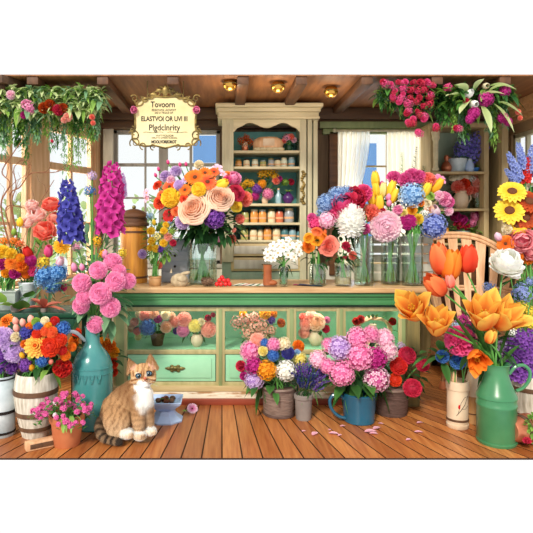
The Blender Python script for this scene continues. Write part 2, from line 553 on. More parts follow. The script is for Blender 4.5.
for a, b in ((127, 216), (225, 287), (296.5, 337), (346, 399)):
    light('case_fill_light', 'AREA', ((cx(a) + cx(b)) / 2, 4.56, .775), 1.5, (1, .93, .82), size=(cx(b) - cx(a)) * .8, sy=.12)  # unseen fill light added to brighten the case interior, no fixture modelled
PAN = [(127, 216), (225, 287), (296.5, 337), (346, 399)]
for i, (a, b) in enumerate(PAN):
    MB().bx(cx(a) - .005, cx(b) + .005, CY0 + .014, CY0 + .018, cz(351), cz(311), 0).build('glass_pane', M['casepane'], ct, smooth=False)
for i, (a, b) in enumerate(PAN):
    mb = MB().bx(cx(a) + .004, cx(b) - .004, CY0 + .006, CY0 + .3, cz(381.5), cz(355), .006)
    mb.bx(cx(a) + .035, cx(b) - .035, CY0 - .004, CY0 + .01, cz(378), cz(358.5), .012)
    d = mb.build('drawer', M['green'], ct)
    xm, zm = (cx(a) + cx(b)) / 2 + (.03 if i == 0 else 0), cz(368)
    h = MB()
    h.ball((xm, CY0 - .014, zm), (.05, .012, .022), seg=16).ball((xm, CY0 - .02, zm + .004), (.022, .014, .016))
    for s in (-1, 1):
        h.ball((xm + s * .05, CY0 - .012, zm), (.024, .009, .014)).ball((xm + s * .025, CY0 - .014, zm + .018), (.016, .008, .012)).ball((xm + s * .025, CY0 - .014, zm - .018), (.016, .008, .012))
        h.ball((xm + s * .072, CY0 - .01, zm), (.01, .006, .008))
    h.build('drawer_pull', M['bronze'], d)
mb = MB()
for a, b, d in ((292.5, 296, .05), (296, 299.5, .032), (299.5, 304.5, .044)):
    mb.bx(CX0 - d * .5, CX1 + d * .5, CY0 - d, CY1, cz(b), cz(a), .008)
mb.build('cornice_moulding', M['greend'], ct)
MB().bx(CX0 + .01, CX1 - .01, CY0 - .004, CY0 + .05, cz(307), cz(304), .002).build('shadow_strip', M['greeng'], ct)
MB().bx(CX0 - .02, CX1 + .02, CY0 - .02, CY1, cz(391), cz(385.5), .006).build('base_rail', M['framex'], ct)
MB().bx(CX0 - .01, CX1 + .01, CY0 - .012, CY1, cz(398), cz(391), .004).build('peeling_plinth', M['peel'], ct)
MB().bx(CX0 - .03, CX1 + .03, CY0 - .03, CY1, 0, cz(398), .006).build('skirting_board', M['redbrown'], ct)
ZT = .95
mb = MB().bx(-.91, 1.66, 4.30, 4.97, .9065, ZT, .012)
tag(mb.build('worktop', M['top']), 'pale wooden worktop covering the green display counter', 'worktop')
mb = MB().bx(cx(404.5), cx(417), 4.30, 4.36, 0, .906, .012)
mb2 = mb
tag(mb2.build('wooden_post', M['mossy']), 'mossy wooden post propping the worktop beside the red dahlias', 'post')

# ------------------------------------------------------------------ hutch behind the counter
HF = 5.52
hs = HF / FPX
def hx(px): return (px - VX) * hs
def hz(py): return EYE - (py - VY) * hs
hu = thing('hutch', 'tall cream and sage dresser hutch with shelves behind the counter', 'hutch', (0, 0, 0))
HB = 5.90
mb = MB()
mb.bx(hx(222), hx(232), HF, HB, 0, hz(122)).bx(hx(301), hx(318), HF + .05, HB, 0, hz(122))
mb.build('carcass', M['sage'], hu)
MB().bx(hx(232), hx(301), HB - .03, HB, hz(240), hz(126), 0).build('back_board', M['aqua'], hu)
mb = MB()
mb.bx(hx(222), hx(233.5), HF - .03, HF, hz(262) , hz(118), .008)
mb.bx(hx(299.5), hx(306), HF - .03, HF + .02, 0, hz(118), .008)
mb.bx(hx(307.5), hx(312), HF - .01, HF + .06, 0, hz(118), .008).bx(hx(313.5), hx(318), HF + .01, HF + .08, 0, hz(118), .008)
for px in (224.5, 229): mb.bx(hx(px), hx(px + 1.6), HF - .036, HF - .02, hz(255), hz(124), .004)
mb.build('pilasters', M['cream'], hu)
mb = MB()
for a, b, d, e in ((105, 109, .11, 321.5), (109, 113, .08, 319.5), (113, 117.5, .055, 318), (117.5, 120, .07, 318.8)):
    mb.bx(hx(222) - d * .6, hx(e), HF - d, HB, hz(b), hz(a), .01)
mb.build('cornice', M['creamx'], hu)
poly = [(hx(231), hz(119)), (hx(302), hz(119))]
n = 24
for i in range(n + 1):
    g = i / n
    px = 302 - 71 * g
    py = 128.5 + 3.0 * math.cos(g * TAU * 2) * (1 if .2 < g < .8 else .6) - 3.2 * math.sin(g * PI) + (2.5 if g < .06 or g > .94 else 0)
    poly.append((hx(px), hz(py)))
MB().prism(poly[::-1], HF - .025, HF + .01).build('scalloped_apron', M['creamx'], hu, smooth=False)
SH = [150.5, 166.5, 203.5, 222.5, 240]
for py in SH:
    MB().bx(hx(231), hx(302), HF - .008, HB - .02, hz(py) - .026, hz(py), .005).build('shelf', M['creamx'], hu)
for a, b in ((243.5, 256), (257.5, 271)):
    mb = MB().bx(hx(231), hx(301), HF - .012, HB - .1, hz(b), hz(a), .006)
    d = mb.build('drawer', M['framex'], hu)
    mb = MB().bx(hx(234), hx(298), HF - .02, HF - .01, hz(b - 2.3), hz(a + 2.3), .006)
    mb.build('drawer_panel', M['white'], d)
    h = MB()
    h.tube([(hx(262), HF - .02, hz((a + b) / 2)), (hx(263), HF - .04, hz((a + b) / 2)), (hx(269), HF - .04, hz((a + b) / 2)), (hx(270), HF - .02, hz((a + b) / 2))], .006)
    h.build('drawer_pull', M['bronze'], d)
mb = MB().bx(hx(231), hx(301), HF, HB - .05, 0, hz(271.5), .006)
mb.bx(hx(234), hx(264), HF - .012, HF, .2, hz(275), .006).bx(hx(268), hx(298), HF - .012, HF, .2, hz(275), .006)
mb.build('base_cupboard', M['sage'], hu)
mb = MB()
for i in range(16):
    py = 172 + i * 2.1
    mb.ball((hx(302.5 + 1.2 * math.sin(i * 1.3)), HF - .035, hz(py)), (.018 + .006 * math.sin(i), .012, .014))
mb.build('carved_drop', M['goldleaf'], hu)

# ------------------------------------------------------------------ shelf unit at the right
SF = 5.56
ss = SF / FPX
def sx(px): return (px - VX) * ss
def sz(py): return EYE - (py - VY) * ss
su = thing('shelf_unit', 'built-in sage shelf unit at the right of the curtained window', 'shelf unit', (0, 0, 0))
mb = MB()
mb.bx(sx(430.5), sx(437.5), SF, YB - .02, 0, sz(126), .006).bx(sx(484), sx(489), SF, YB - .02, 0, sz(126), .006)
mb.bx(sx(430), sx(490), SF - .01, YB - .02, sz(127.5), sz(123), .006)
mb.build('side_panels', M['frame'], su)
MB().bx(sx(437), sx(485), YB - .07, YB - .05, 0, sz(127), 0).build('back_board', M['sage'], su, smooth=False)
for py in (171.5, 208.5, 243):
    MB().bx(sx(432), sx(488.5), SF - .015, YB - .05, sz(py) - .026, sz(py), .005).build('shelf', M['frame'], su)
mb = MB().bx(sx(431), sx(489), SF, YB - .05, 0, sz(246), .006)
mb.build('base_cupboard', M['darkwood'], su)
mb = MB().lathe([(.03, 0), (.034, .02), (.024, .04), (.026, .30), (.04, .33), (.036, .36), (.044, .40), (.03, .42)], (sx(434.5), SF - .03, sz(171)), 14)
mb.build('turned_colonnette', M['creamx'], su)

# ------------------------------------------------------------------ brass ceiling lamps
LAMPS = [(230, 84.5, 4.76), (278, 86.5, 4.80), (331, 91.5, 4.95)]
for i, (px, py, Y) in enumerate(LAMPS):
    p = P(px, py, Y)
    t = thing('ceiling_lamp', ('round brass ceiling lamp above the hutch\'s left corner, leftmost of three', 'middle one of the three round brass ceiling lamps', 'rightmost of the three round brass ceiling lamps, by the curtained window')[i], 'ceiling lamp', p, 'brass ceiling lamps')
    MB().lathe([(.008, -.055), (.03, -.052), (.056, -.03), (.066, 0), (.055, .03), (.03, .048), (.012, .055)], (0, 0, 0), 22).build('globe', M['gold'], t)
    MB().lathe([(.067, -.004), (.071, 0), (.067, .004)], (0, 0, .004), 22).build('band', M['bronze'], t)
    MB().tube([(0, 0, .05), (0, 0, HC - p.z)], .006, 8).build('rod', M['dark'], t)
    MB().lathe([(.03, 0), (.03, .012), (.01, .014)], (0, 0, HC - p.z - .016), 16).build('ceiling_rose', M['bronze'], t)
M['soil'] = plain('potting_soil', '3a2a1e', .9, c2='523d2c', nscale=40, bump=.5)
# ------------------------------------------------------------------ flower shapes (unit radius, facing +z)
def petal(mb, phi, prof, wid, nv=3, cup=0., t0=0., t1=1., ruf=0., rr=None, wrap=True, vt=0.):
    rr = rr or R
    pts, ts = [], []
    n = len(prof)
    for i, (r, z) in enumerate(prof):
        row, tr = [], []
        for j in range(nv):
            v = -1 + 2 * j / (nv - 1)
            lat = wid[i] * v
            q = ruf * rr.uniform(-1, 1) * (i / (n - 1))
            zz = z + cup * wid[i] * v * v + q
            rad = r + q * .6
            if wrap:
                ang = phi + lat / max(abs(rad), .28)
                row.append((rad * math.cos(ang), rad * math.sin(ang), zz))
            else:
                row.append((rad * math.cos(phi) - lat * math.sin(phi), rad * math.sin(phi) + lat * math.cos(phi), zz))
            tr.append(max(0, min(1, t0 + (t1 - t0) * i / (n - 1) + vt * (abs(v) - .5) + rr.uniform(-.08, .08))))
        pts.append(row); ts.append(tr)
    mb.grid(pts, ts)

def fib(n, zmin=-1.0):
    ga = PI * (3 - math.sqrt(5))
    for i in range(n):
        z = 1 - (i + .5) / n * (1 - zmin)
        r = math.sqrt(max(0, 1 - z * z))
        yield Vector((r * math.cos(ga * i), r * math.sin(ga * i), z))

def frame(n):
    a = n.cross(Vector((0, 0, 1)))
    if a.length < .05: a = n.cross(Vector((1, 0, 0)))
    a.normalize()
    return a, n.cross(a)

def b_mum(rr, n=230, w=.105, flat=.94):
    mb = MB()
    mb.ball((0, 0, 0), (.8, .8, .74), .25, 14, 9)
    for d in fib(n, -.85):
        d = (d + Vector((rr.uniform(-.1, .1), rr.uniform(-.1, .1), rr.uniform(-.1, .1)))).normalized()
        a, up = frame(d)
        if up.z < 0: up = -up
        k = .93 + rr.uniform(-.05, .08)
        ww = w * rr.uniform(.8, 1.2)
        pts = []
        for f, wd, lift in ((0, .6, 0), (.55, 1.0, .03), (1, .5, .09)):
            c = d * (.62 + .36 * k * f) + up * (lift)
            c.z *= flat
            pts.append([c - a * ww * wd + d * .05 * wd, c, c + a * ww * wd + d * .05 * wd])
        tt = rr.uniform(-.12, .12)
        mb.grid(pts, [[.05 + tt] * 3, [.55 + tt] * 3, [.95 + tt] * 3])
    return mb

def b_hydrangea(rr, n=80, s=.2):
    mb = MB()
    mb.ball((0, 0, 0), (.78, .78, .72), .0, 14, 9)
    for d in fib(n, -.8):
        d = (d + Vector((rr.uniform(-.08, .08), rr.uniform(-.08, .08), rr.uniform(-.08, .08)))).normalized()
        a, b = frame(d)
        c = d * rr.uniform(.84, .98); c.z *= .92
        r0 = rr.uniform(0, TAU)
        tt = rr.uniform(-.3, .3)
        for k in range(4):
            an = r0 + k * PI / 2
            e = a * math.cos(an) + b * math.sin(an)
            g = d.cross(e)
            tip = c + e * s + d * .06
            m = c + e * s * .55 + d * .035
            ids = [mb.av(c, .25 + tt * .5), mb.av(m - g * s * .42, .65 + tt), mb.av(tip, .9 + tt), mb.av(m + g * s * .42, .65 + tt)]
            mb.af(*ids)
    return mb

def b_rose(rr, layers=8):
    "a spiral of broad upright petals, the outer ones rolled back"
    mb = MB()
    mb.lathe([(.03, -.6), (.5, -.45), (.62, -.1), (.3, .2), (.0005, .3)], (0, 0, 0), 12, .25)
    for k in range(layers):
        f = k / (layers - 1)
        n = 3 if k < 2 else (4 if k < 5 else 5)
        ro = .10 + .74 * f
        h = .58 - .40 * f ** 1.4
        wr = TAU / n * .72                       # each petal wraps well past its neighbour
        for i in range(n):
            ph = TAU * i / n + k * 1.1 + rr.uniform(-.15, .15)
            ang = [(.05, -.6, .3), (ro * .7, -.4, .75), (ro * .95, -.02, 1.0), (ro * 1.0, h * .8, 1.0), (ro * (1.02 + .08 * f), h + .02, .92), (ro * (1.04 + .10 * f), h - .02 - .16 * f, .7)]
            pts, ts = [], []
            for q, (r, z, w) in enumerate(ang):
                row, tr = [], []
                for j in range(9):
                    v = -1 + j / 4
                    a_ = ph + v * wr * w
                    rad = r * (1 + .07 * v)       # one edge tucked in, the other lying outside
                    row.append((rad * math.cos(a_), rad * math.sin(a_), z - .05 * v * v * (q / 5) + rr.uniform(-.008, .008)))
                    tr.append(max(0, min(1, .0 + .30 * f + .13 * q)))
                pts.append(row); ts.append(tr)
            mb.grid(pts, ts)
    return mb

def b_peony(rr, n=46, zmin=-.45, wd=.36):
    "a full double bloom: broad ruffled petals cupped round a hidden heart"
    mb = MB()
    mb.ball((0, 0, -.05), (.55, .55, .5), .0, 12, 8)
    for i, d in enumerate(fib(n, zmin)):
        d = (d + Vector((rr.uniform(-.15, .15), rr.uniform(-.15, .15), rr.uniform(-.1, .1)))).normalized()
        a, up = frame(d)
        if up.z < 0: up = -up
        w = wd * rr.uniform(.8, 1.2) * (1.15 - .35 * d.z)
        k = rr.uniform(.9, 1.06)
        pts, ts = [], []
        for q, (f, ww, lift) in enumerate(((0, .35, -.3), (.5, .95, -.06), (.85, 1.05, .12), (1.05, .6, .2))):
            row = []
            for j in range(5):
                v = -1 + j / 2
                ruf = rr.uniform(-.05, .05) * q / 3
                c = d * (k * (.5 + .45 * f) - .10 * v * v * ww + ruf) + up * (lift - .05 * abs(v)) + a * v * w * ww
                row.append(c)
            pts.append(row); ts.append([max(0, min(1, .08 + .3 * q + rr.uniform(-.1, .1)))] * 5)
        mb.grid(pts, ts)
    return mb

def b_carnation(rr):
    mb = MB()
    mb.ball((0, 0, -.05), (.6, .6, .55), .1, 10, 7)
    for d in fib(64, -.35):
        a, b = frame(d)
        an = rr.uniform(0, TAU)
        e = a * math.cos(an) + b * math.sin(an)
        pts, ts = [], []
        for f in (0, .5, 1):
            row = []
            for j in range(5):
                v = -1 + j / 2
                c = d * (.5 + .45 * f) + e * v * (.1 + .18 * f) + d.cross(e) * (.07 * f * (1 if j % 2 else -1) + rr.uniform(-.03, .03))
                c.z *= .9
                row.append(c)
            pts.append(row); ts.append([.1 + .8 * f + rr.uniform(-.15, .1)] * 5)
        mb.grid(pts, ts)
    return mb

def b_tulip(rr):
    mb = MB()
    for k in range(6):
        out = k % 2
        ph = TAU * k / 6 + rr.uniform(-.08, .08)
        s = 1.0 if out else .9
        prof = [(.03, -1.0), (.42 * s, -.86), (.62 * s, -.45), (.64 * s, .1), (.52 * s, .6), (.30 * s + .05, .98 + rr.uniform(-.05, .06))]
        petal(mb, ph, prof, [.03, .36, .56, .6, .42, .03], 5, -.02, .0, 1, .012, rr, vt=.5)
    return mb

def b_lily(rr, n=6):
    "a wide open double tulip with broad pointed petals"
    mb = MB()
    for lay, q0, nn in ((0, 1.0, n), (1, .72, 4)):
        for k in range(nn):
            o = k % 2
            ph = TAU * (k + .5 * lay) / nn + rr.uniform(-.16, .16)
            q = q0 * (1.0 if o else .86)
            fl = rr.uniform(-.12, .16) * (1 - lay)
            prof = [(.05, -.95), (.36 * q, -.78), (.56 * q, -.36), (.68 * q, .12), (.80 * q + fl, .48), (.90 * q + fl * 2, .78 + .1 * lay)]
            petal(mb, ph, prof, [.05, .34 * q0, .56 * q0, .60 * q0, .42 * q0, .04], 7, -.08, .0, 1, .035, rr, vt=.55)
    mb.cm = 1
    for k in range(6):
        an = TAU * k / 6
        p = Vector((.15 * math.cos(an), .15 * math.sin(an), .1))
        mb.tube([(0, 0, -.7), p * .6 + Vector((0, 0, -.2)), p], .02, 4)
        mb.ball(p, (.05, .05, .08), .5, 6, 4)
    return mb

def b_daisy(rr, n=13, disc=.26, pw=.2, layers=1, dk=1):
    mb = MB()
    for l in range(layers):
        for k in range(n):
            ph = TAU * (k + .5 * l) / n + rr.uniform(-.07, .07)
            ln = (1.0 - .14 * l) * rr.uniform(.93, 1.05)
            prof = [(disc * .6, 0 + .05 * l), (ln * .55, .08 + .07 * l), (ln * .85, .06 + .1 * l), (ln, rr.uniform(-.05, .05) + .1 * l)]
            petal(mb, ph, prof, [pw * .45, pw, pw * .9, pw * .18], 3, .25, .0, 1, .015, rr, wrap=False)
    mb.cm = dk
    mb.ball((0, 0, .08), (disc, disc, disc * .5), .5, 14, 7)
    return mb

def b_zinnia(rr):
    mb = MB()
    for l in range(5):
        n = 16 - 2 * l
        for k in range(n):
            ph = TAU * (k + .5 * (l % 2)) / n + rr.uniform(-.06, .06)
            ln = (1.0 - .19 * l)
            prof = [(.05, -.1), (ln * .55, .02 + .11 * l), (ln * .85, .08 + .14 * l), (ln, .04 + .15 * l)]
            petal(mb, ph, prof, [.06, .15, .17, .05], 3, .3, .0, 1, .02, rr, wrap=False)
    mb.ball((0, 0, .35), (.14, .14, .2), .1, 8, 5)
    return mb

def b_spike(rr, n=60, r0=.36, seed_top=True):
    "a flower spike along z from -1 to 1"
    mb = MB()
    mb.cm = 1
    mb.tube([(0, 0, -1.1), (0, 0, 1.0)], [.03, .012], 6)
    for i in range(n):
        f = i / (n - 1)
        z = -.95 + 1.85 * f
        rad = r0 * (1 - .62 * f ** 3.2) * rr.uniform(.85, 1.1)
        an = i * 2.39996
        d = Vector((math.cos(an), math.sin(an), .15))
        c = Vector((0, 0, z)) + d * rad * .8
        s = .17 * (1 - .5 * f * f)
        d = (d + Vector((rr.uniform(-.3, .3), rr.uniform(-.3, .3), rr.uniform(-.3, .3)))).normalized()
        a, b = frame(d)
        mb.cm = 0
        tt = rr.uniform(-.2, .2)
        for k in range(5):
            ag = TAU * k / 5 + i
            e = a * math.cos(ag) + b * math.sin(ag)
            g = d.cross(e)
            ids = [mb.av(c - d * s * .2, .0), mb.av(c + e * s * .7 - g * s * .5 + d * s * .25, .7 + tt), mb.av(c + e * s * 1.15 + d * s * .4, 1 + tt), mb.av(c + e * s * .7 + g * s * .5 + d * s * .25, .7 + tt)]
            mb.af(*ids)
        mb.ball(c + d * s * .12, s * .18, 0, 5, 3)
    return mb

def b_sprig(rr, n=60, s=.15, stemm=True, dome=False):
    "a loose head of tiny blossoms on hair-thin stalks"
    mb = MB()
    for i, d in enumerate(fib(n, -.4 if dome else -.9)):
        c = d * rr.uniform(.45, 1.0)
        mb.cm = 1
        mb.tube([(0, 0, -.9), c * .5 + Vector((0, 0, -.3)), c], .012, 3, cap=False)
        mb.cm = 0
        a, b = frame(d)
        r0 = rr.uniform(0, TAU); tt = rr.uniform(-.3, .3)
        for k in range(5):
            an = r0 + k * TAU / 5
            e = a * math.cos(an) + b * math.sin(an)
            g = d.cross(e)
            ids = [mb.av(c, .2 + tt * .5), mb.av(c + e * s * .8 - g * s * .5, .7 + tt), mb.av(c + e * s * 1.2 + d * s * .3, 1 + tt), mb.av(c + e * s * .8 + g * s * .5, .7 + tt)]
            mb.af(*ids)
    return mb

def b_bud(rr):
    mb = MB()
    for k in range(5):
        prof = [(.03, -1.0), (.5, -.7), (.66, -.1), (.5, .5), (.06, .95)]
        petal(mb, TAU * k / 5, prof, [.03, .45, .6, .45, .05], 4, 0, 0, 1, .01, rr)
    return mb

def b_lavender(rr, n=9):
    "several thin spikes side by side, leaning apart"
    mb = MB()
    for i in range(n):
        an = TAU * i / n + rr.uniform(-.3, .3)
        rad = rr.uniform(.15, .75)
        tip = Vector((rad * math.cos(an), rad * math.sin(an), rr.uniform(.6, 1.1)))
        base = Vector((tip.x * .15, tip.y * .15, -1))
        mb.cm = 1
        mb.tube([base, (base + tip) / 2 + Vector((tip.x * .1, tip.y * .1, 0)), tip], .014, 3, cap=False)
        mb.cm = 0
        for k in range(16):
            f = .35 + .65 * k / 15
            c = base.lerp(tip, f) + Vector((rr.uniform(-.07, .07), rr.uniform(-.07, .07), 0))
            mb.ball(c, (.055, .055, .07), rr.random(), 5, 3)
    return mb

def b_pompom(rr): return b_mum(rr, 130, .15)
def b_thistle(rr): return b_sprig(rr, 90, .13)
def b_poppy(rr): return b_daisy(rr, 5, .18, .5, 2)
def b_gladiolus(rr): return b_peony(rr, 20, -.2, .62)
def b_gerbera(rr): return b_daisy(rr, 18, .22, .13, 2)
def b_sunflower(rr): return b_daisy(rr, 19, .33, .17, 2)
def b_orchid(rr): return b_daisy(rr, 5, .16, .34, 1)

KIND = {  # function, extra material, everyday category
    'chrysanthemum': (b_mum, None), 'hydrangea': (b_hydrangea, None), 'rose': (b_rose, None), 'peony': (b_peony, None),
    'carnation': (b_carnation, None), 'tulip': (b_tulip, None), 'lily': (b_lily, 'stamen'), 'daisy': (b_daisy, 'stamen'),
    'zinnia': (b_zinnia, None), 'delphinium': (b_spike, 'stem'), 'statice': (b_sprig, 'stem'), 'flower_bud': (b_bud, None),
    'lavender': (b_lavender, 'stem'), 'pompom_dahlia': (b_pompom, None), 'allium': (b_thistle, 'stem'), 'poppy': (b_poppy, 'seed'),
    'gerbera': (b_gerbera, 'seed'), 'sunflower': (b_sunflower, 'seed'), 'orchid': (b_orchid, 'stamen'), 'gladiolus': (b_gladiolus, None),
}
# colour name: (words, base, tip)
CO = {
    'pink': ('pink', 'dd6ba2', 'ffb3d6'), 'lpink': ('pale pink', 'f0a6c6', 'ffe0ec'), 'hot': ('hot pink', 'd02a6d', 'f968a2'),
    'mag': ('magenta', '9c1465', 'd93fa0'), 'crim': ('crimson', 'a31238', 'e23d5c'), 'red': ('red', 'a5121a', 'e8382f'),
    'scar': ('scarlet', 'c2210f', 'f4522c'), 'or': ('orange', 'd85a0c', 'fb9430'), 'amb': ('amber', 'd9800f', 'fdb52e'),
    'yel': ('yellow', 'edb81c', 'ffe450'), 'lem': ('pale yellow', 'e6cf5a', 'fdf3a8'), 'wh': ('white', 'ecebdc', 'ffffff'),
    'cr': ('cream', 'e2cf9f', 'fdf3d8'), 'pe': ('peach', 'f0a877', 'ffe4cc'), 'cor': ('coral', 'ea5c48', 'ffa28e'),
    'sal': ('salmon', 'ee8e7c', 'ffc8b6'), 'lil': ('lilac', 'ad86c9', 'e6cdf0'), 'vio': ('violet', '4e2b8a', '8a5fc4'),
    'pur': ('purple', '5b2a86', '9c5cc0'), 'navy': ('navy', '1f1f58', '45459a'), 'blu': ('blue', '1f4f9f', '5a8fd6'),
    'lblu': ('light blue', '6f9fd2', 'bcdcf4'), 'lav': ('lavender blue', '5a6bb8', 'a3b2e6'), 'indi': ('indigo', '28287a', '5656b8'),
    'grn': ('green', '5f8a2a', 'a8c95a'), 'rust': ('rust red', '7a1f0a', 'd2551a'), 'flame': ('orange-yellow', 'e04a0a', 'ffd55e'),
    'redor': ('red-orange', 'd93a1a', 'f98a4e'), 'two': ('pink and white', 'd1579a', 'fbe6f0'), 'blush': ('blush white', 'e39bbb', 'fdeef0'),
    'gold': ('golden', 'e89c14', 'ffcc38'), 'fuch': ('fuchsia', 'c42c7a', 'f274b4'), 'rosy': ('rosy pink', 'ea7a8c', 'ffc2c6'), 'steel': ('steel blue', '5579b2', 'a8c4e8'), 'sky': ('sky blue', '3a7cc4', '8cc2f2'), 'bvio': ('blue violet', '5a52b4', '928ce0'), 'wcor': ('white and coral', 'f5a396', 'fffaf4'),
}
_bm = {}
def bloom_mesh(kind, co):
    v = R.randrange(2)
    k = (kind, co, v)
    if k not in _bm:
        rr = random.Random(hash_str(kind) + v)
        fn, ex = KIND[kind]
        mb = fn(rr)
        mats = [petal_mat(CO[co][1], CO[co][2])] + ([M[ex]] if ex else [])
        me = mb.mesh('bloom', mats)
        me.polygons.foreach_set('use_smooth', [True] * len(me.polygons))
        _bm[k] = me
    return _bm[k]
def hash_str(s): return sum((i + 1) * ord(c) for i, c in enumerate(s))

def leaf_blade(mb, base, d, ln, w, t0=0., t1=1., droop=.3, n=5, side=None):
    d = Vector(d).normalized()
    s = side or d.cross(Vector((0, 0, 1)))
    if s.length < .05: s = Vector((1, 0, 0))
    s = s.normalized()
    nn = s.cross(d)
    pts, ts = [], []
    for i in range(n):
        f = i / (n - 1)
        ww = w * (math.sin(PI * min(.06 + f * .94, 1)) ** .8) * (1 - .25 * f)
        c = Vector(base) + d * ln * f + Vector((0, 0, -1)) * droop * ln * f * f
        pts.append([c - s * ww + nn * ww * .3, c, c + s * ww + nn * ww * .3])
        t = t0 + (t1 - t0) * (.3 + .7 * f)
        ts.append([t, t * .6, t])
    mb.grid(pts, ts)

def bez(a, b, c, n=8):
    return [a * (1 - t) ** 2 + b * 2 * t * (1 - t) + c * t * t for t in [i / n for i in range(n + 1)]]

NOUN = {'flower_bud': 'bud', 'pompom_dahlia': 'pompom dahlia', 'statice': 'sprig', 'lavender': 'lavender sprig'}
def plural(s):
    if s.endswith('y') and s[-2] not in 'aeiou': return s[:-1] + 'ies'
    return s + ('' if s.endswith('s') else 's')

def bouquet(where, core, Rpx, mouth, mr, bottom, br, entries, depth=.8, stem='stem', sr=.0045, minY=None, leafy=LEAF):
    """cut flowers standing in one container. core = (px, py, Y); mouth/bottom world points.
    entries: (kind, colour, px, py, r_px [, options])"""
    cnt = {}
    for e in entries: cnt.setdefault((e[0], e[1]), []).append(e)
    for k in cnt: cnt[k].sort(key=lambda e: (e[2], e[3]))
    C = P(*core)
    for e in entries:
        kind, co, px, py, r = e[:5]
        op = e[5] if len(e) > 5 else {}
        dd = max(0, Rpx ** 2 - (px - core[0]) ** 2 - (py - core[1]) ** 2)
        Y = core[2] - depth * math.sqrt(dd) * core[2] / FPX + op.get('dy', 0)
        if minY: Y = max(Y, minY)
        p = P(px, py, Y)
        rw = r * (.97 if kind in ('hydrangea', 'statice', 'allium') else 1.07) * Y / FPX
        lst = cnt[(kind, co)]
        n, i = len(lst), lst.index(e)
        noun = NOUN.get(kind, kind)
        adj = CO[co][0]
        if 'label' in op: lab = op['label']
        elif n == 1: lab = f'{adj} {noun} {where}'
        else: lab = f'{place(i, n)} of the {NUM[min(n, 13)]} {adj} {plural(noun)} {where}'
        an = R.uniform(0, TAU); q = math.sqrt(R.random())
        m = mouth + Vector((math.cos(an) * q * mr, math.sin(an) * q * mr, 0))
        an += PI + R.uniform(-.6, .6)
        b = bottom + Vector((math.cos(an) * q * br, math.sin(an) * q * br, 0))
        root = thing(kind, lab, noun if kind != 'statice' else 'flower', b, f'{adj} {plural(noun)} {where}')
        out = (p - C)
        out = out.normalized() if out.length > 1e-4 else Vector((0, -1, 0))
        ax = op.get('ax')
        if ax is None:
            if kind in ('tulip', 'flower_bud', 'lavender', 'statice'): ax = out * .5 + Vector((0, -.15, .9))
            elif kind == 'delphinium': ax = Vector((op.get('lean', 0), -.05, 1))
            elif kind == 'lily': ax = out * .5 + Vector((0, -.7, .55))
            else: ax = out * .6 + Vector((0, -.75, .3))
        ax = Vector(ax).normalized()
        me = bloom_mesh(kind, co)
        o = bpy.data.objects.new('bloom', me); COL.objects.link(o)
        o.parent = root; o.location = p - b
        o.rotation_mode = 'QUATERNION'
        o.rotation_quaternion = ax.to_track_quat('Z', 'Y') @ Quaternion((0, 0, 1), R.uniform(0, TAU))
        s = op.get('s', (1, 1, 1))
        o.scale = (rw * s[0], rw * s[1], rw * s[2])
        start = p - ax * rw * (.95 if kind in ('tulip', 'flower_bud', 'delphinium') else .55) * s[2]
        mid = m + Vector(((p.x - m.x) * .12, (p.y - m.y) * .12, max(.02, (start.z - m.z) * .55)))
        pts = [v - b for v in bez(start, mid, m, 7)] + [(m.lerp(b, f)) - b for f in (.5, 1)]
        w = MB().tube(pts, sr, 5)
        w.build('stem', M[stem], root)
        if op.get('leaf'):
            w = MB()
            for q in range(op['leaf']):
                f = R.uniform(.2, .7)
                bp = start.lerp(m, f) - b
                an = R.uniform(-2.6, .1)
                leaf_blade(w, bp, (math.cos(an), math.sin(an), .8), R.uniform(.09, .15), .02, droop=.4)
            w.build('leaf', leafy, root)

def foliage(label, core, rx, ry, n, ln, w, mat=LEAF, rz=None, hole=.35, low=-1.0, up=.25, droop=.35, name='foliage'):
    C = P(*core)
    k = core[2] / FPX
    A_, B_ = rx * k, ry * k
    D_ = (rz or min(rx, ry)) * k
    mb = MB()
    for d in fib(n, low):
        d = (d + Vector((R.uniform(-.25, .25), R.uniform(-.25, .25), R.uniform(-.25, .25)))).normalized()
        q = R.uniform(hole, .95)
        # fib's axis is z: keep it vertical
        c = C + Vector((d.x * A_ * q, d.y * D_ * q, d.z * B_ * q))
        dr = d + Vector((R.uniform(-.5, .5), R.uniform(-.5, .3), up + R.uniform(-.3, .3)))
        t = R.random()
        leaf_blade(mb, c, dr, ln * R.uniform(.7, 1.3), w * R.uniform(.8, 1.2), t * .3, .2 + .8 * t, droop)
    return tag(mb.build(name, mat, smooth='all'), label, 'foliage', None, 'stuff')

def vessel(name, label, cat, base, prof, mat, group=None, seg=32):
    "a turned, hollow vessel: outer profile (r, z) from the foot up, wall added inside"
    t = thing(name, label, cat, base, group)
    rim = prof[-1]
    inner = [(max(r - .008, .002), max(z, .012)) for r, z in prof[::-1] if z > .012] + [(max(prof[0][0] - .01, .004), .012)]
    full = [(.0005, 0)] + prof + [(rim[0] - .004, rim[1] + .003)] + inner + [(.0005, .012)]
    MB().lathe(full, (0, 0, 0), seg).build('body', mat, t)
    return t

def soil(t, r, z):
    MB().lathe([(.0005, z + .006), (r * .6, z + .005), (r, z)], (0, 0, 0), 16).build('soil', M['soil'], t)

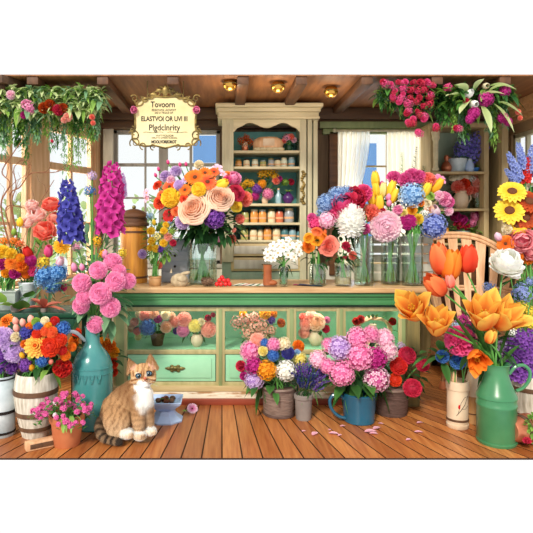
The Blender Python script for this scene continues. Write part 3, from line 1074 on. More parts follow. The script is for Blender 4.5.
def base(px, Y, z=0): return Vector(((px - VX) * Y / FPX, Y, z))
def handle(t, pts, r, mat, name='handle'):
    pts = [Vector(p) for p in pts]
    out = []
    n = len(pts)
    for i in range(n - 1):       # Catmull-Rom
        a, b, c, d = pts[max(i - 1, 0)], pts[i], pts[i + 1], pts[min(i + 2, n - 1)]
        for k in range(5):
            s = k / 5
            out.append(.5 * ((2 * b) + (c - a) * s + (2 * a - 5 * b + 4 * c - d) * s * s + (3 * b - a - 3 * c + d) * s ** 3))
    out.append(pts[-1])
    return MB().tube(out, r, 8).build(name, mat, t)
def rings(t, specs, mat, name='hoop', seg=32):
    for r, z, h, d in specs:
        MB().lathe([(r - .004, z - h / 2), (r + d, z - h / 2 + .002), (r + d, z + h / 2 - .002), (r - .004, z + h / 2)], (0, 0, 0), seg).build(name, mat, t)

# ================================================================== left foreground
# turquoise pitcher
b = base(92.5, 3.9)
t = vessel('pitcher', 'tall turquoise glazed pitcher standing behind the kitten', 'pitcher', b,
           [(.125, 0), (.139, .015), (.143, .1), (.143, .40), (.138, .45), (.128, .49), (.104, .53), (.074, .565), (.055, .60), (.05, .64), (.052, .70), (.058, .715)], M['teal'])
handle(t, [(-.05, -.02, .62), (-.10, -.08, .69), (-.165, -.10, .69), (-.205, -.10, .63), (-.19, -.10, .54), (-.125, -.06, .44)], .013, M['whitetin'])
rings(t, [(.14, .435, .012, .004), (.143, .395, .008, .003), (.118, .49, .01, .004)], M['teal'], 'relief_band')
mb = MB()
for k in range(5):
    an = -PI / 2 + (k - 2.4) * .33
    for s in (-1, 1):
        pts = []
        for i in range(10):
            q = i / 9
            a2 = an + s * .13 * q * math.cos(q * 4)
            pts.append((.146 * math.cos(a2), .146 * math.sin(a2), .37 - .03 * math.sin(q * 5)))
        mb.tube(pts, .0045, 5)
mb.build('relief_scrolls', M['teal'], t)
L1 = 'in the turquoise pitcher'
E = []
for x, y, r in [(112.8, 262, 9), (98.3, 270.3, 9), (115.5, 281.5, 10), (128, 281, 8), (81.8, 283, 9.5), (100.5, 293.5, 11), (84, 298, 8), (110.3, 307.3, 10), (81, 305.5, 8.5), (95.3, 324.5, 8.5), (119, 271, 7)]:
    E.append(('chrysanthemum', 'pink', x, y, r, dict(dy=-.12) if y > 320 else {}))
for x, y, r in [(105, 254, 5), (74.3, 267, 4.8), (82, 267, 4)]: E.append(('flower_bud', 'pink', x, y, r))
bouquet(L1, (100, 290, 3.95), 34, b + Vector((0, 0, .71)), .03, b + Vector((0, 0, .05)), .06, E, leafy=LEAFS)
E = [('delphinium', 'indi', 69.5, 211, 31, dict(lean=-.08, label='tall indigo delphinium spike in the turquoise pitcher', s=(1.02, 1.02, 1))),
     ('delphinium', 'mag', 111, 198, 35, dict(lean=.05, label='tall magenta delphinium spike in the turquoise pitcher', s=(1.02, 1.02, 1))),
     ('statice', 'lil', 92, 176, 6), ('statice', 'blu', 90, 191, 7), ('statice', 'gold', 97, 241, 7), ('statice', 'amb', 103, 254, 6), ('statice', 'yel', 122, 253, 6),
     ('statice', 'pink', 77, 247, 5.5), ('delphinium', 'lil', 122, 185, 12, dict(label='short lilac delphinium spike behind the magenta one', dy=.1))]
bouquet(L1, (96, 240, 4.0), 30, b + Vector((0, 0, .71)), .035, b + Vector((0, 0, .05)), .06, E, depth=.2, stem='stem')
foliage('dark green leaves around the pink chrysanthemums in the turquoise pitcher', (99, 292, 3.97), 32, 42, 120, .11, .03, LEAFS, 22)
foliage('grey green leaves rising between the delphiniums in the turquoise pitcher', (95, 252, 4.03), 24, 26, 46, .13, .016, LEAFS, 12, up=1.0)

# whitewashed barrel of mixed dahlias
b = base(36, 3.74)
t = vessel('barrel', 'whitewashed wooden barrel with rusty hoops left of the terracotta pot', 'barrel', b,
           [(.092, 0), (.112, .08), (.134, .18), (.146, .27), (.146, .32), (.14, .38), (.13, .43)], M['barrelw'])
rings(t, [(.108, .065, .03, .005), (.131, .165, .034, .005), (.146, .31, .036, .005)], M['hoop'])
WB = 'in the whitewashed barrel'
E = [('zinnia', 'or', 6.5, 321.5, 8, dict(dy=-.02))]
for x, y, r in [(15.5, 321, 4.6), (22.8, 322.5, 4.6), (16.3, 328, 4.6), (31, 319.5, 5.2)]: E.append(('flower_bud', 'sal', x, y, r))
E += [('pompom_dahlia', 'grn', 36, 322, 4.5), ('pompom_dahlia', 'cr', 45, 321, 4.5), ('pompom_dahlia', 'blu', 38.3, 327, 5),
      ('pompom_dahlia', 'amb', 48, 326, 4), ('pompom_dahlia', 'red', 54.8, 321, 4.6), ('hydrangea', 'blu', 63, 328.5, 8), ('hydrangea', 'indi', 26.3, 333, 7.5),
      ('pompom_dahlia', 'or', 29.5, 326.5, 4), ('pompom_dahlia', 'scar', 37.5, 334, 5.5), ('pompom_dahlia', 'redor', 45, 331.5, 5), ('pompom_dahlia', 'redor', 52, 332.5, 6),
      ('pompom_dahlia', 'scar', 60, 340, 7), ('carnation', 'cr', 15.8, 337, 5.2), ('zinnia', 'flame', 36.5, 346, 11.5), ('pompom_dahlia', 'scar', 50, 347, 10),
      ('hydrangea', 'blu', 42, 360.5, 7), ('flower_bud', 'amb', 31.5, 367.5, 4.5), ('carnation', 'red', 62.3, 368, 9.5), ('pompom_dahlia', 'or', 65.3, 355.5, 5.2), ('pompom_dahlia', 'or', 72, 347, 4.5),
      ('flower_bud', 'cor', 51, 361.5, 3.5), ('hydrangea', 'pur', 25.5, 365, 7.5), ('flower_bud', 'gold', 22, 355, 4), ('flower_bud', 'grn', 30, 357, 4), ('carnation', 'or', 25, 344, 4.5), ('pompom_dahlia', 'red', 62, 350, 5)]
bouquet(WB, (40, 345, 3.78), 36, b + Vector((0, 0, .42)), .1, b + Vector((0, 0, .05)), .06, E, depth=.7)
foliage('dark green leaves between the dahlias in the whitewashed barrel', (40, 348, 3.79), 34, 30, 90, .1, .026, LEAFD, 22)
foliage('pale green leaves spilling over the rim of the whitewashed barrel', (48, 370, 3.68), 12, 7, 10, .07, .022, LEAFL, 10, up=-.5, droop=.6)

# tin churn at the left edge with purple chrysanthemums
b = base(1.5, 3.74)
t = vessel('churn', 'pale blue tin churn with dark rings left of the barrel', 'churn', b,
           [(.085, 0), (.09, .01), (.092, .15), (.104, .2), (.107, .28), (.1, .36), (.088, .40), (.092, .41)], M['whitetin'])
rings(t, [(.096, .175, .03, .004), (.09, .03, .018, .004), (.09, .395, .012, .004)], M['dark'], 'band')
E = [('chrysanthemum', 'lil', 3, 338, 11), ('chrysanthemum', 'lil', 14, 351, 11.5), ('chrysanthemum', 'pur', 3, 358, 9), ('hydrangea', 'pur', 12, 367, 7.5), ('hydrangea', 'vio', -2, 368, 7), ('carnation', 'wh', 1, 329, 4)]
bouquet('in the tin churn', (4, 352, 3.8), 24, b + Vector((0, 0, .4)), .05, b + Vector((0, 0, .03)), .05, E)
foliage('dark leaves under the purple chrysanthemums in the tin churn', (4, 362, 3.8), 18, 18, 30, .09, .024, LEAFD, 14)

# terracotta pot of small pink blossoms (one growing plant)
b = base(67, 3.575)
t = thing('potted_plant', 'terracotta pot of tiny pink blossoms in front of the turquoise pitcher', 'potted plant', b)
MB().lathe([(.0005, 0), (.082, 0), (.086, .006), (.103, .155), (.113, .158), (.116, .165), (.116, .2), (.110, .205), (.102, .2), (.1, .17), (.0005, .17)], (0, 0, 0), 36).build('pot', M['terra'], t)
soil(t, .1, .178)
mb = MB()
heads = []
for i in range(58):
    an = R.uniform(0, TAU); q = math.sqrt(R.random())
    p = Vector((q * .2 * math.cos(an), q * .15 * math.sin(an) - .02, .30 - .10 * q * q + R.uniform(-.05, .05)))
    p.x += -.01
    heads.append(p)
    mb.tube(bez(Vector((p.x * .2, p.y * .2, .17)), Vector((p.x * .5, p.y * .5, .26)), p, 4), .002, 4)
mb.build('stems', M['stem'], t)
mb = MB()
for p in heads:
    for k in range(2):
        c = p + Vector((R.uniform(-.03, .03), R.uniform(-.03, .03), R.uniform(-.05, 0)))
        leaf_blade(mb, c, (R.uniform(-1, 1), R.uniform(-1, .4), R.uniform(-.2, .8)), .04, .01)
mb.build('leaves', LEAF, t, smooth='all')
pm, pm2 = petal_mat('c23380', 'f07ab8'), petal_mat('e0b8cc', 'fff4f8')
tb = MB(); 
for d in fib(9, -.2):
    a, c = frame(d)
    for k in range(5):
        e = a * math.cos(TAU * k / 5) + c * math.sin(TAU * k / 5); g = d.cross(e)
        ids = [tb.av(d * .6, .2), tb.av(d * .7 + e * .4 - g * .25, .7), tb.av(d * .8 + e * .6, 1), tb.av(d * .7 + e * .4 + g * .25, .7)]
        tb.af(*ids)
mm = [tb.mesh('blossom', pm), tb.mesh('blossom', pm2)]
for i, p in enumerate(heads):
    o = bpy.data.objects.new('blossom', mm[1 if i % 19 == 7 else 0]); COL.objects.link(o); o.parent = t
    o.location = p; s = R.uniform(.017, .026); o.scale = (s, s, s); o.rotation_euler = (R.uniform(0, 1), R.uniform(0, 1), R.uniform(0, 6))
mb = MB()
for i in range(9): leaf_blade(mb, (R.uniform(0, .07), -.10, .22), (R.uniform(-.6, .6), -.8, -.3), .075, .014, .4, 1, .8)
mb.build('trailing_leaves', LEAFL, t, smooth='all')

# hidden pot of orange flowers behind the pitcher
b = base(98, 4.16)
t = vessel('flower_pot', 'dark grey pot of orange flowers behind the turquoise pitcher', 'pot', b, [(.08, 0), (.085, .01), (.1, .3), (.104, .31), (.1, .33)], M['greypot'])
E = [('carnation', 'amb', 103, 343, 6), ('carnation', 'or', 109, 346, 7), ('carnation', 'amb', 114, 352, 5.5), ('carnation', 'scar', 112, 363, 6.5), ('carnation', 'or', 74, 342, 6), ('carnation', 'scar', 77, 333, 5), ('carnation', 'scar', 113, 372, 5)]
bouquet('in the dark grey pot behind the pitcher', (95, 348, 4.2), 26, b + Vector((0, 0, .32)), .06, b + Vector((0, 0, .02)), .06, E, depth=.3)
foliage('dark green leaves of the pot behind the turquoise pitcher', (95, 352, 4.2), 26, 22, 60, .1, .028, LEAFD, 12)
# short board lying on the floor
b = base(42, 3.52)
t = thing('wooden_offcut', 'short brown wooden board lying in front of the whitewashed barrel', 'board', b, rz=.55)
MB().box((-.005, 0, .028), (.20, .06, .055), .008).build('board', M['rattan'], t)
MB().box((0.0, -.0315, .028), (.16, .004, .03), .002).build('bark_strip', M['hoop'], t)

# ================================================================== left back: dark green bench with buckets
b = Vector((-1.52, 4.42, 0))
t = thing('plant_bench', 'dark green plant bench against the left windows', 'bench', b)
MB().box((0, 0, .745), (.84, .42, .04), .008).build('bench_top', M['greeng'], t)
for x in (-.36, .36):
    for y in (-.16, .16): MB().box((x, y, .3625), (.05, .05, .725), .004).build('leg', M['greeng'], t)
MB().box((0, -.18, .66), (.72, .025, .12), .004).build('apron', M['greeng'], t)
ZB = .765
b = base(28, 4.45, ZB)
t = vessel('bucket', 'white tin bucket on the dark green bench, holding coral gladioli', 'bucket', b, [(.05, 0), (.055, .01), (.075, .2), (.08, .205), (.078, .215)], M['whitetin'])
rings(t, [(.063, .09, .006, .003), (.07, .15, .006, .003)], M['zinc'], 'rib')
WT = 'in the white tin bucket'
E = [('gladiolus', 'cor', 51.5, 206, 9), ('gladiolus', 'wcor', 36.5, 217, 9.5), ('gladiolus', 'cor', 45, 232, 10.5), ('gladiolus', 'wcor', 32, 206, 6.5), ('gladiolus', 'wcor', 28, 224, 6.5), ('gladiolus', 'sal', 55, 219, 7),
     ('hydrangea', 'sky', 45, 275, 11), ('hydrangea', 'sky', 58, 273, 10.5), ('hydrangea', 'sky', 52, 284, 10), ('allium', 'lblu', 40, 283, 7),
     ('tulip', 'hot', 48.5, 251, 6.5), ('tulip', 'red', 28, 253, 7), ('chrysanthemum', 'mag', 30, 261, 6.5), ('carnation', 'hot', 33, 271, 5.5), ('statice', 'yel', 44, 262, 8), ('tulip', 'lpink', 60, 262, 6), ('carnation', 'hot', 62, 287, 5), ('zinnia', 'gold', 61.5, 246.5, 8), ('statice', 'gold', 42, 268, 5)]
bouquet(WT, (44, 255, 4.5), 36, b + Vector((.02, 0, .21)), .05, b + Vector((0, 0, .02)), .04, E, depth=.5)
foliage('soft green fronds under the sky blue hydrangeas in the white tin bucket', (44, 285, 4.5), 24, 18, 60, .10, .012, LEAFS, 14)
foliage('green stalks and leaves under the gladioli in the white tin bucket', (46, 252, 4.56), 18, 22, 40, .12, .012, LEAFL, 12, up=1.1)
# bare curly twigs in the same bucket
def twig(label, pts, r):
    mb = MB()
    P0 = [P(x, y, Y) for x, y, Y in pts]
    sm = []
    n = len(P0)
    for i in range(n - 1):
        a, q, c, d = P0[max(i - 1, 0)], P0[i], P0[i + 1], P0[min(i + 2, n - 1)]
        for k in range(6):
            s = k / 6
            sm.append(.5 * ((2 * q) + (c - a) * s + (2 * a - 5 * q + 4 * c - d) * s * s + (3 * q - a - 3 * c + d) * s ** 3))
    sm.append(P0[-1])
    mb.tube(sm, [r * (1 - .7 * i / len(sm)) + .001 for i in range(len(sm))], 6)
    for i in range(6, len(sm) - 3, 5):
        dr = (sm[i + 1] - sm[i]).normalized()
        sd = Vector((R.uniform(-1, 1), R.uniform(-.5, .5), R.uniform(.1, 1)))
        q = sm[i] + (dr + sd) * .05; w = q + (dr * .6 + sd * .8 + Vector((R.uniform(-.5, .5), 0, R.uniform(-.5, .6)))) * .07
        mb.tube([sm[i], q, w, w + Vector((R.uniform(-.05, .05), 0, .05))], [r * .4, r * .35, r * .25, .001], 5)
    return tag(mb.build('curly_twig', M['twig']), label, 'twig', 'bare curly twigs before the left windows')
twig('bare curly twig reaching up to the left garland, furthest left', [(26, 279, 4.45), (10, 245, 4.45), (1, 205, 4.47), (10, 184, 4.47), (2, 172, 4.5), (12, 155, 4.5), (20, 143, 4.5)], .007)
twig('bare curly twig bending across the middle post of the left windows', [(28, 279, 4.45), (14, 240, 4.48), (6, 208, 4.5), (24, 208, 4.5), (32, 212, 4.52), (44, 196, 4.52), (54, 180, 4.55)], .006)
twig('bare curly twig arching right towards the indigo delphinium', [(30, 279, 4.45), (16, 232, 4.46), (10, 196, 4.46), (20, 187, 4.46), (30, 174, 4.47), (42, 173, 4.48), (56, 172, 4.5), (66, 168, 4.5)], .006)
twig('bare curly twig forking upright in the leftmost window pane', [(27, 279, 4.45), (20, 250, 4.5), (12, 205, 4.5), (16, 186, 4.52), (14, 168, 4.52), (24, 160, 4.54), (30, 168, 4.55)], .005)

b = base(6, 4.38, ZB)
t = thing('planter', 'grey green zinc planter box on the dark green bench', 'planter', b)
mb = MB().box((0, 0, .075), (.2, .13, .15), .008)
mb.build('box', M['zinc'], t)
MB().box((0, 0, .151), (.216, .146, .016), .004).build('rim', M['zinc'], t)
E = [('carnation', 'yel', 3, 252, 7), ('carnation', 'yel', 11, 254, 6), ('zinnia', 'or', 12, 263, 7.5), ('carnation', 'or', 22, 266, 7), ('carnation', 'mag', 15, 273, 6), ('carnation', 'mag', 2, 264, 6), ('pompom_dahlia', 'or', 26, 274, 4.5),
     ('statice', 'or', 4, 241, 6), ('statice', 'or', 14, 241, 6), ('statice', 'redor', 20, 244, 6), ('flower_bud', 'yel', 20, 222, 5), ('flower_bud', 'grn', 14, 232, 4), ('pompom_dahlia', 'amb', 20, 258, 4.5), ('carnation', 'amb', 6, 273, 5)]
bouquet('in the zinc planter', (9, 262, 4.42), 24, b + Vector((0, 0, .15)), .07, b + Vector((0, 0, .01)), .05, E, depth=.5)
foliage('green leaves between the yellow and orange flowers in the zinc planter', (9, 264, 4.44), 18, 20, 50, .08, .018, LEAF, 12)
# leafy plants on the bench front
b = base(15, 4.26, ZB)
t = thing('caladium', 'broad leaved green plant at the front of the dark green bench', 'plant', b)
MB().lathe([(.0005, 0), (.03, 0), (.035, .05), (.0005, .05)], (0, 0, 0), 16).build('pot', M['greypot'], t)
for (dx, dz, w, ln, dr) in [(-.08, .02, .078, .19, (-.3, -.3, .7)), (.06, -.03, .08, .17, (.25, -.5, .6)), (-.01, .0, .06, .15, (0, -.7, .4)), (-.14, .0, .06, .15, (-.7, -.6, .2)), (.1, .06, .05, .13, (.5, -.4, .6))]:
    mb = MB()
    leaf_blade(mb, (dx, -.03, .06 + dz), dr, ln, w, .1, .9, .25, 7, side=Vector((1, 0, 0)))
    mb.tube([(0, 0, .04), (dx * .6, -.02, .06 + dz * .9), (dx, -.03, .06 + dz)], .004, 5)
    mb.build('leaf', LEAFL if dx < 0 else LEAF, t, smooth='all')
b = base(44, 4.26, ZB)
t = thing('bronze_leaf_plant', 'rust red spiky leaved plant lying over the bench edge', 'plant', b)
MB().lathe([(.0005, 0), (.025, 0), (.03, .03), (.0005, .03)], (0, 0, 0), 14).build('pot', M['greypot'], t)
RL = petal_mat('a84a38', 'e88a74', 'rust_leaf', .2)
for an in (-2.9, -2.4, -1.9, -1.4, -.8, -.35, .1, 2.4, 1.2):
    mb = MB()
    leaf_blade(mb, (0, 0, .03), (math.cos(an), math.sin(an) * .6, .45 + .3 * math.sin(an * 3)), .2, .034, .1, 1, .3, 6)
    mb.build('leaf', RL, t, smooth='all')

# ================================================================== floor, middle
b = base(279, 4.14)
t = vessel('woven_bucket', 'brown woven bucket on the floor before the counter', 'bucket', b, [(.112, 0), (.118, .01), (.13, .2), (.134, .212), (.128, .22)], M['wicker'])
rings(t, [(.131, .205, .018, .006), (.118, .016, .02, .005)], M['wickerd'], 'rim')
WBK = 'in the brown woven bucket'
E = [('hydrangea', 'pink', 250, 351, 11), ('hydrangea', 'mag', 253.5, 365.5, 9.5), ('carnation', 'crim', 241, 366, 5.5), ('carnation', 'mag', 244, 376, 4.5), ('hydrangea', 'lil', 254, 380.5, 10.5), ('hydrangea', 'amb', 266.5, 370, 11),
     ('hydrangea', 'wh', 286, 370.5, 12.5, dict(s=(.9, .9, 1.15))), ('hydrangea', 'blu', 273, 355.5, 6.5), ('hydrangea', 'blu', 264.5, 343, 5), ('hydrangea', 'pink', 273.5, 344.5, 7.5), ('hydrangea', 'cr', 284, 344, 7.5), ('hydrangea', 'lem', 300, 359, 7.5),
     ('pompom_dahlia', 'navy', 288, 353, 6.5), ('carnation', 'or', 298.4, 346, 6), ('chrysanthemum', 'sal', 257, 340, 7), ('carnation', 'lem', 263, 351, 5), ('carnation', 'lblu', 297.5, 352.5, 3.5)]
bouquet(WBK, (272, 364, 4.2), 34, b + Vector((0, 0, .21)), .09, b + Vector((0, 0, .02)), .08, E, depth=.75)
foliage('dark leaves between the hydrangeas in the brown woven bucket', (272, 365, 4.22), 28, 28, 60, .1, .03, LEAFD, 18)
foliage('broad green leaves hanging below the hydrangeas of the woven bucket', (268, 386, 4.1), 24, 8, 16, .11, .035, LEAF, 14, up=-.6, droop=.5)

b = base(303.5, 4.04)
t = vessel('flower_pot', 'slim grey stoneware pot of lavender beside the woven bucket', 'pot', b, [(.055, 0), (.058, .008), (.064, .15), (.072, .158), (.072, .18), (.066, .185)], M['greypot'])
E = []
for x, y, r in [(297, 376, 11), (304, 372, 12), (311, 375, 12), (318, 379, 11), (309, 385, 10), (301, 384, 9), (316, 387, 9), (322, 372, 9)]:
    E.append(('lavender', 'navy' if (x * 7) % 2 else 'vio', x, y, r, dict(ax=((x - 306) * .05, -.5, .8))))
bouquet('in the slim grey pot', (308, 382, 4.04), 18, b + Vector((0, 0, .18)), .04, b + Vector((0, 0, .02)), .04, E, depth=.5, sr=.003, stem='stemd')
foliage('thin olive leaves under the lavender in the slim grey pot', (308, 380, 4.06), 18, 18, 60, .10, .006, LEAF, 12, up=.8)

b = base(359, 4.0)
t = vessel('mug', 'large teal enamel mug planter on the floor', 'mug', b, [(.105, 0), (.112, .006), (.122, .19), (.126, .2), (.126, .207), (.12, .21)], M['mug'])
handle(t, [(-.118, -.02, .17), (-.15, -.03, .2), (-.195, -.03, .2), (-.222, -.03, .16), (-.21, -.03, .1), (-.165, -.03, .05), (-.108, -.03, .03)], .012, M['mug'])
TM = 'in the teal enamel mug'
E = [('hydrangea', 'pink', 357.5, 338, 12), ('hydrangea', 'pink', 329, 345, 8), ('hydrangea', 'lil', 339.5, 347.5, 13), ('hydrangea', 'lpink', 318, 359.5, 10), ('hydrangea', 'pink', 327.5, 366, 8.5),
     ('hydrangea', 'pink', 341.5, 373, 14), ('hydrangea', 'pink', 359, 356, 15), ('hydrangea', 'mag', 376, 358, 12, dict(label='violet pink hydrangea right of centre in the teal enamel mug')), ('hydrangea', 'lpink', 384, 338.5, 11), ('hydrangea', 'pink', 371, 334, 9), ('hydrangea', 'blush', 388, 350.5, 10.5),
     ('hydrangea', 'two', 376.5, 378.5, 14)]
bouquet(TM, (355, 360, 4.08), 42, b + Vector((0, 0, .2)), .08, b + Vector((0, 0, .02)), .07, E, depth=.75)
foliage('broad green leaves under the pink hydrangeas in the teal mug', (356, 382, 4.02), 34, 12, 34, .12, .04, LEAF, 16, up=-.2, droop=.5)
foliage('dark leaves deep between the hydrangeas in the teal mug', (356, 362, 4.1), 34, 30, 50, .12, .035, LEAFD, 18)

b = base(391, 4.17)
t = vessel('basket', 'dark woven basket of red dahlias behind the teal mug', 'basket', b, [(.115, 0), (.12, .01), (.135, .2), (.138, .21), (.132, .22)], M['wickerd'])
rings(t, [(.135, .205, .016, .006)], M['wicker'], 'rim')
E = [('pompom_dahlia', 'crim', 407, 355.5, 8.5), ('pompom_dahlia', 'red', 398.5, 366, 8.5), ('pompom_dahlia', 'scar', 395, 380, 6.5), ('pompom_dahlia', 'crim', 412.5, 388, 9, dict(dy=-.06)), ('pompom_dahlia', 'crim', 422.6, 365, 6.5), ('statice', 'lil', 401, 346, 5)]
bouquet('in the dark woven basket', (402, 370, 4.2), 28, b + Vector((.02, 0, .21)), .08, b + Vector((0, 0, .02)), .08, E)
foliage('dark green leaves between the red dahlias in the dark basket', (404, 372, 4.2), 24, 24, 60, .09, .028, LEAFD, 16)

# fallen petals
for i, (x, y, w, a) in enumerate([(304, 432, .035, .3), (315, 434.5, .07, .9), (334, 434.5, .07, -.3), (340, 436, .04, .6), (343, 427, .045, .2), (371, 432.5, .09, .1), (377, 429, .07, .5), (381, 424.5, .04, -.4), (374, 434.5, .06, -.2), (420, 423.5, .05, .2), (419, 433, .06, -.1), (409, 440.5, .045, .4), (330, 430.5, .03, .8)]):
    p = Vector(((x - VX) * 783 / (y - VY) / FPX, 783 / (y - VY), .002))
    mb = MB()
    leaf_blade(mb, (-w / 2, 0, .004), (1, 0, .12), w, w * .33, .3, 1, .1)
    o = mb.build('petal', petal_mat('e08aa8', 'fbd0dc'), None, smooth='all', loc=p)
    o.rotation_euler = (0, 0, a)
    tag(o, '', 'petal', 'fallen pink petals on the floor')
_pp = sorted([o for o in COL.objects if o.name.startswith('petal')], key=lambda o: o.location.x / o.location.y)
for i, o in enumerate(_pp):
    o['label'] = f"{(ORD + ['rightmost'])[i]} of the thirteen fallen pink petals on the floorboards"
p = Vector(((191 - VX) * 783 / 187 / FPX, 783 / 187, .0))
t = thing('fallen_blossom', 'fallen white and red blossom with a green leaf by the blue dish', 'blossom', p)
o = bpy.data.objects.new('bloom', bloom_mesh('poppy', 'two')); COL.objects.link(o); o.parent = t; o.location = (.01, 0, .025); o.scale = (.045, .045, .045); o.rotation_euler = (.7, .2, 0)
mb = MB(); leaf_blade(mb, (-.02, 0, .005), (-.8, -.2, .3), .06, .02); leaf_blade(mb, (-.02, 0, .005), (-.5, -.6, .5), .05, .016)
mb.build('leaf', LEAFL, t, smooth='all')

# pale blue pedestal dish beside the kitten
b = base(165.5, 4.02)
t = thing('pedestal_dish', 'pale blue square pedestal dish of pebbles right of the kitten', 'dish', b)
mb = MB()
def sq(mb, prof, seg=4, rot=PI / 4):
    pts = [[Vector((r * 1.414 * math.cos(rot + TAU * j / seg), r * 1.414 * math.sin(rot + TAU * j / seg) * .9, z)) for j in range(seg)] for r, z in prof]
    ids = mb.grid(pts, .5, True)
    mb.af(*ids[0][::-1]); mb.af(*ids[-1])
sq(mb, [(.095, 0), (.097, .012), (.088, .02), (.06, .05), (.05, .075), (.058, .085)], 8, PI / 8)
mb.build('foot', M['bluecer'], t, smooth=False)
mb = MB()
sq(mb, [(.055, .083), (.075, .105), (.112, .135), (.125, .155), (.118, .158), (.1, .135), (.01, .13)])
mb.build('bowl', M['bluecer'], t, smooth=False)
for i, (x, y) in enumerate([(-.05, -.02), (0, .03), (.045, -.03), (.01, -.04), (.05, .03), (-.02, .0)]):
    mb = MB().ball((b.x + x, b.y + y, .152), (.024, .02, .018))
    tag(mb.build('pebble', M['seed' if i % 2 else 'hoop']), f'{place(sorted([-.05, 0, .045, .01, .05, -.02]).index(x), 6)} of the six dark pebbles in the blue dish', 'pebble', 'dark pebbles in the blue dish')
mb = MB()
for i in range(7): leaf_blade(mb, (b.x + .0 + R.uniform(-.03, .03), b.y - .02, .155), (R.uniform(-1, 1), -.6, .6), .045, .014)
tag(mb.build('leaf_sprig', LEAF, smooth='all'), 'small green leaf sprig lying on the pebbles in the blue dish', 'sprig')

# ================================================================== right foreground
b = base(457.5, 3.88)
t = vessel('cylinder_vase', 'cream cylindrical vase with a twig drawing left of the green can', 'vase', b, [(.07, 0), (.076, .008), (.076, .03), (.072, .034), (.072, .27), (.078, .275), (.079, .325), (.074, .333)], M['creamcer'])
rings(t, [(.072, .062, .018, .004)], M['hoop'], 'cord_band')
mb = MB()
def oncyl(a, z, r=.0735): return (r * math.cos(-PI / 2 + a), r * math.sin(-PI / 2 + a), z)
mb.tube([oncyl(-.5, .1), oncyl(-.1, .14), oncyl(.3, .18), oncyl(.7, .24)], .0018, 4)
mb.tube([oncyl(-.35, .12), oncyl(-.1, .19), oncyl(.25, .23), oncyl(.5, .235)], .0015, 4)
mb.tube([oncyl(.0, .15), oncyl(.4, .15), oncyl(.7, .17)], .0013, 4)
mb.build('twig_motif', M['ink'], t)
MB().ball(oncyl(-.25, .165), (.008, .003, .016), .5).build('red_bud_motif', M['red'], t)
o = tag(MB().bx(b.x - .045, b.x - .012, 3.862, 3.885, .02, .40, .003).build('wooden_stake', M['tan']), 'flat wooden stake standing in the cream cylindrical vase', 'stake')
E = [('carnation', 'hot', 460.5, 341, 15, dict(dy=-.05)), ('carnation', 'blu', 442.5, 356.5, 6.5), ('carnation', 'blu', 458, 362, 7.5), ('statice', 'mag', 463, 320, 9), ('statice', 'lblu', 457, 326, 6), ('statice', 'mag', 469, 325, 6), ('statice', 'hot', 474, 349, 4.5)]
bouquet('in the cream cylindrical vase', (458, 345, 3.86), 24, b + Vector((.01, 0, .32)), .05, b + Vector((0, 0, .02)), .05, E, depth=.5)
foliage('green leaves reaching left from the cream cylindrical vase', (444, 355, 3.86), 22, 10, 16, .13, .034, LEAF, 10, hole=.1)

b = base(473, 3.97)
t = vessel('bottle_vase', 'tan and cream bottle shaped vase behind the green can', 'vase', b, [(.052, 0), (.056, .01), (.056, .18), (.054, .24), (.05, .3), (.04, .345), (.028, .38), (.03, .41)], M['tancer'])
rings(t, [(.056, .075, .01, .004)], M['hoop'], 'band')
MB().lathe([(.0565, .2), (.0565, .24), (.052, .305), (.042, .345), (.031, .378)], (0, 0, 0), 28).build('cream_glaze', M['creamcer'], t)
foliage('grassy green tuft growing from the bottle shaped vase', (474, 364, 3.99), 9, 8, 26, .07, .006, LEAFL, 8, up=.7)

b = base(496.5, 3.61)
t = vessel('milk_can', 'green enamel milk can of tulips and lilies', 'milk can', b,
           [(.119, 0), (.123, .008), (.123, .245), (.127, .25), (.127, .262), (.123, .268), (.123, .3), (.128, .304), (.128, .312), (.116, .338), (.09, .40), (.075, .45), (.073, .48), (.082, .515), (.09, .525)], M['can'])
rings(t, [(.123, .02, .014, .003)], M['can'], 'foot_ring')
handle(t, [(.074, -.02, .46), (.11, -.03, .51), (.165, -.03, .52), (.205, -.03, .48), (.2, -.03, .42), (.16, -.03, .37), (.115, -.03, .35)], .011, M['can'])
GC = 'in the green milk can'
E = [('tulip', 'redor', 440, 259, 15.5, dict(ax=(-.25, -.1, 1), s=(.95, .95, 1))), ('tulip', 'or', 451, 265, 15, dict(ax=(.1, -.2, 1))), ('tulip', 'scar', 467.8, 259, 13.5, dict(ax=(.03, -.1, 1), s=(1.05, 1.05, 1))), ('tulip', 'redor', 435, 285, 12, dict(ax=(-.7, -.3, .6), s=(1.15, 1.15, 1.1))),
     ('tulip', 'cor', 450, 281, 7), ('peony', 'wh', 506, 265, 16, dict(label='big white double tulip above the green milk can', ax=(.1, -.5, .8))),
     ('lily', 'flame', 412, 308, 18, dict(ax=(-.5, -.6, .6))), ('lily', 'flame', 437, 322, 17, dict(ax=(-.2, -.6, .8))), ('lily', 'flame', 484, 314, 20, dict(ax=(-.2, -.6, .8), dy=-.08)), ('lily', 'flame', 507, 317, 18, dict(ax=(.3, -.7, .7), dy=-.1)),
     ('tulip', 'flame', 491, 336, 8, dict(ax=(.1, -.4, .8), dy=-.08)), ('lily', 'or', 477, 359, 13, dict(ax=(-.3, -.85, -.3), dy=-.12))]
bouquet(GC, (474, 312, 3.66), 55, b + Vector((0, 0, .52)), .055, b + Vector((0, 0, .02)), .09, E, depth=.25, sr=.006)
def blade(px0, py0, px1, py1, Y, w, k):
    mb = MB()
    a, c = P(px0, py0, Y), P(px1, py1, Y - .03)
    leaf_blade(mb, a, c - a, (c - a).length, w * 1.5, 0, 1, .12, 8)
    return mb
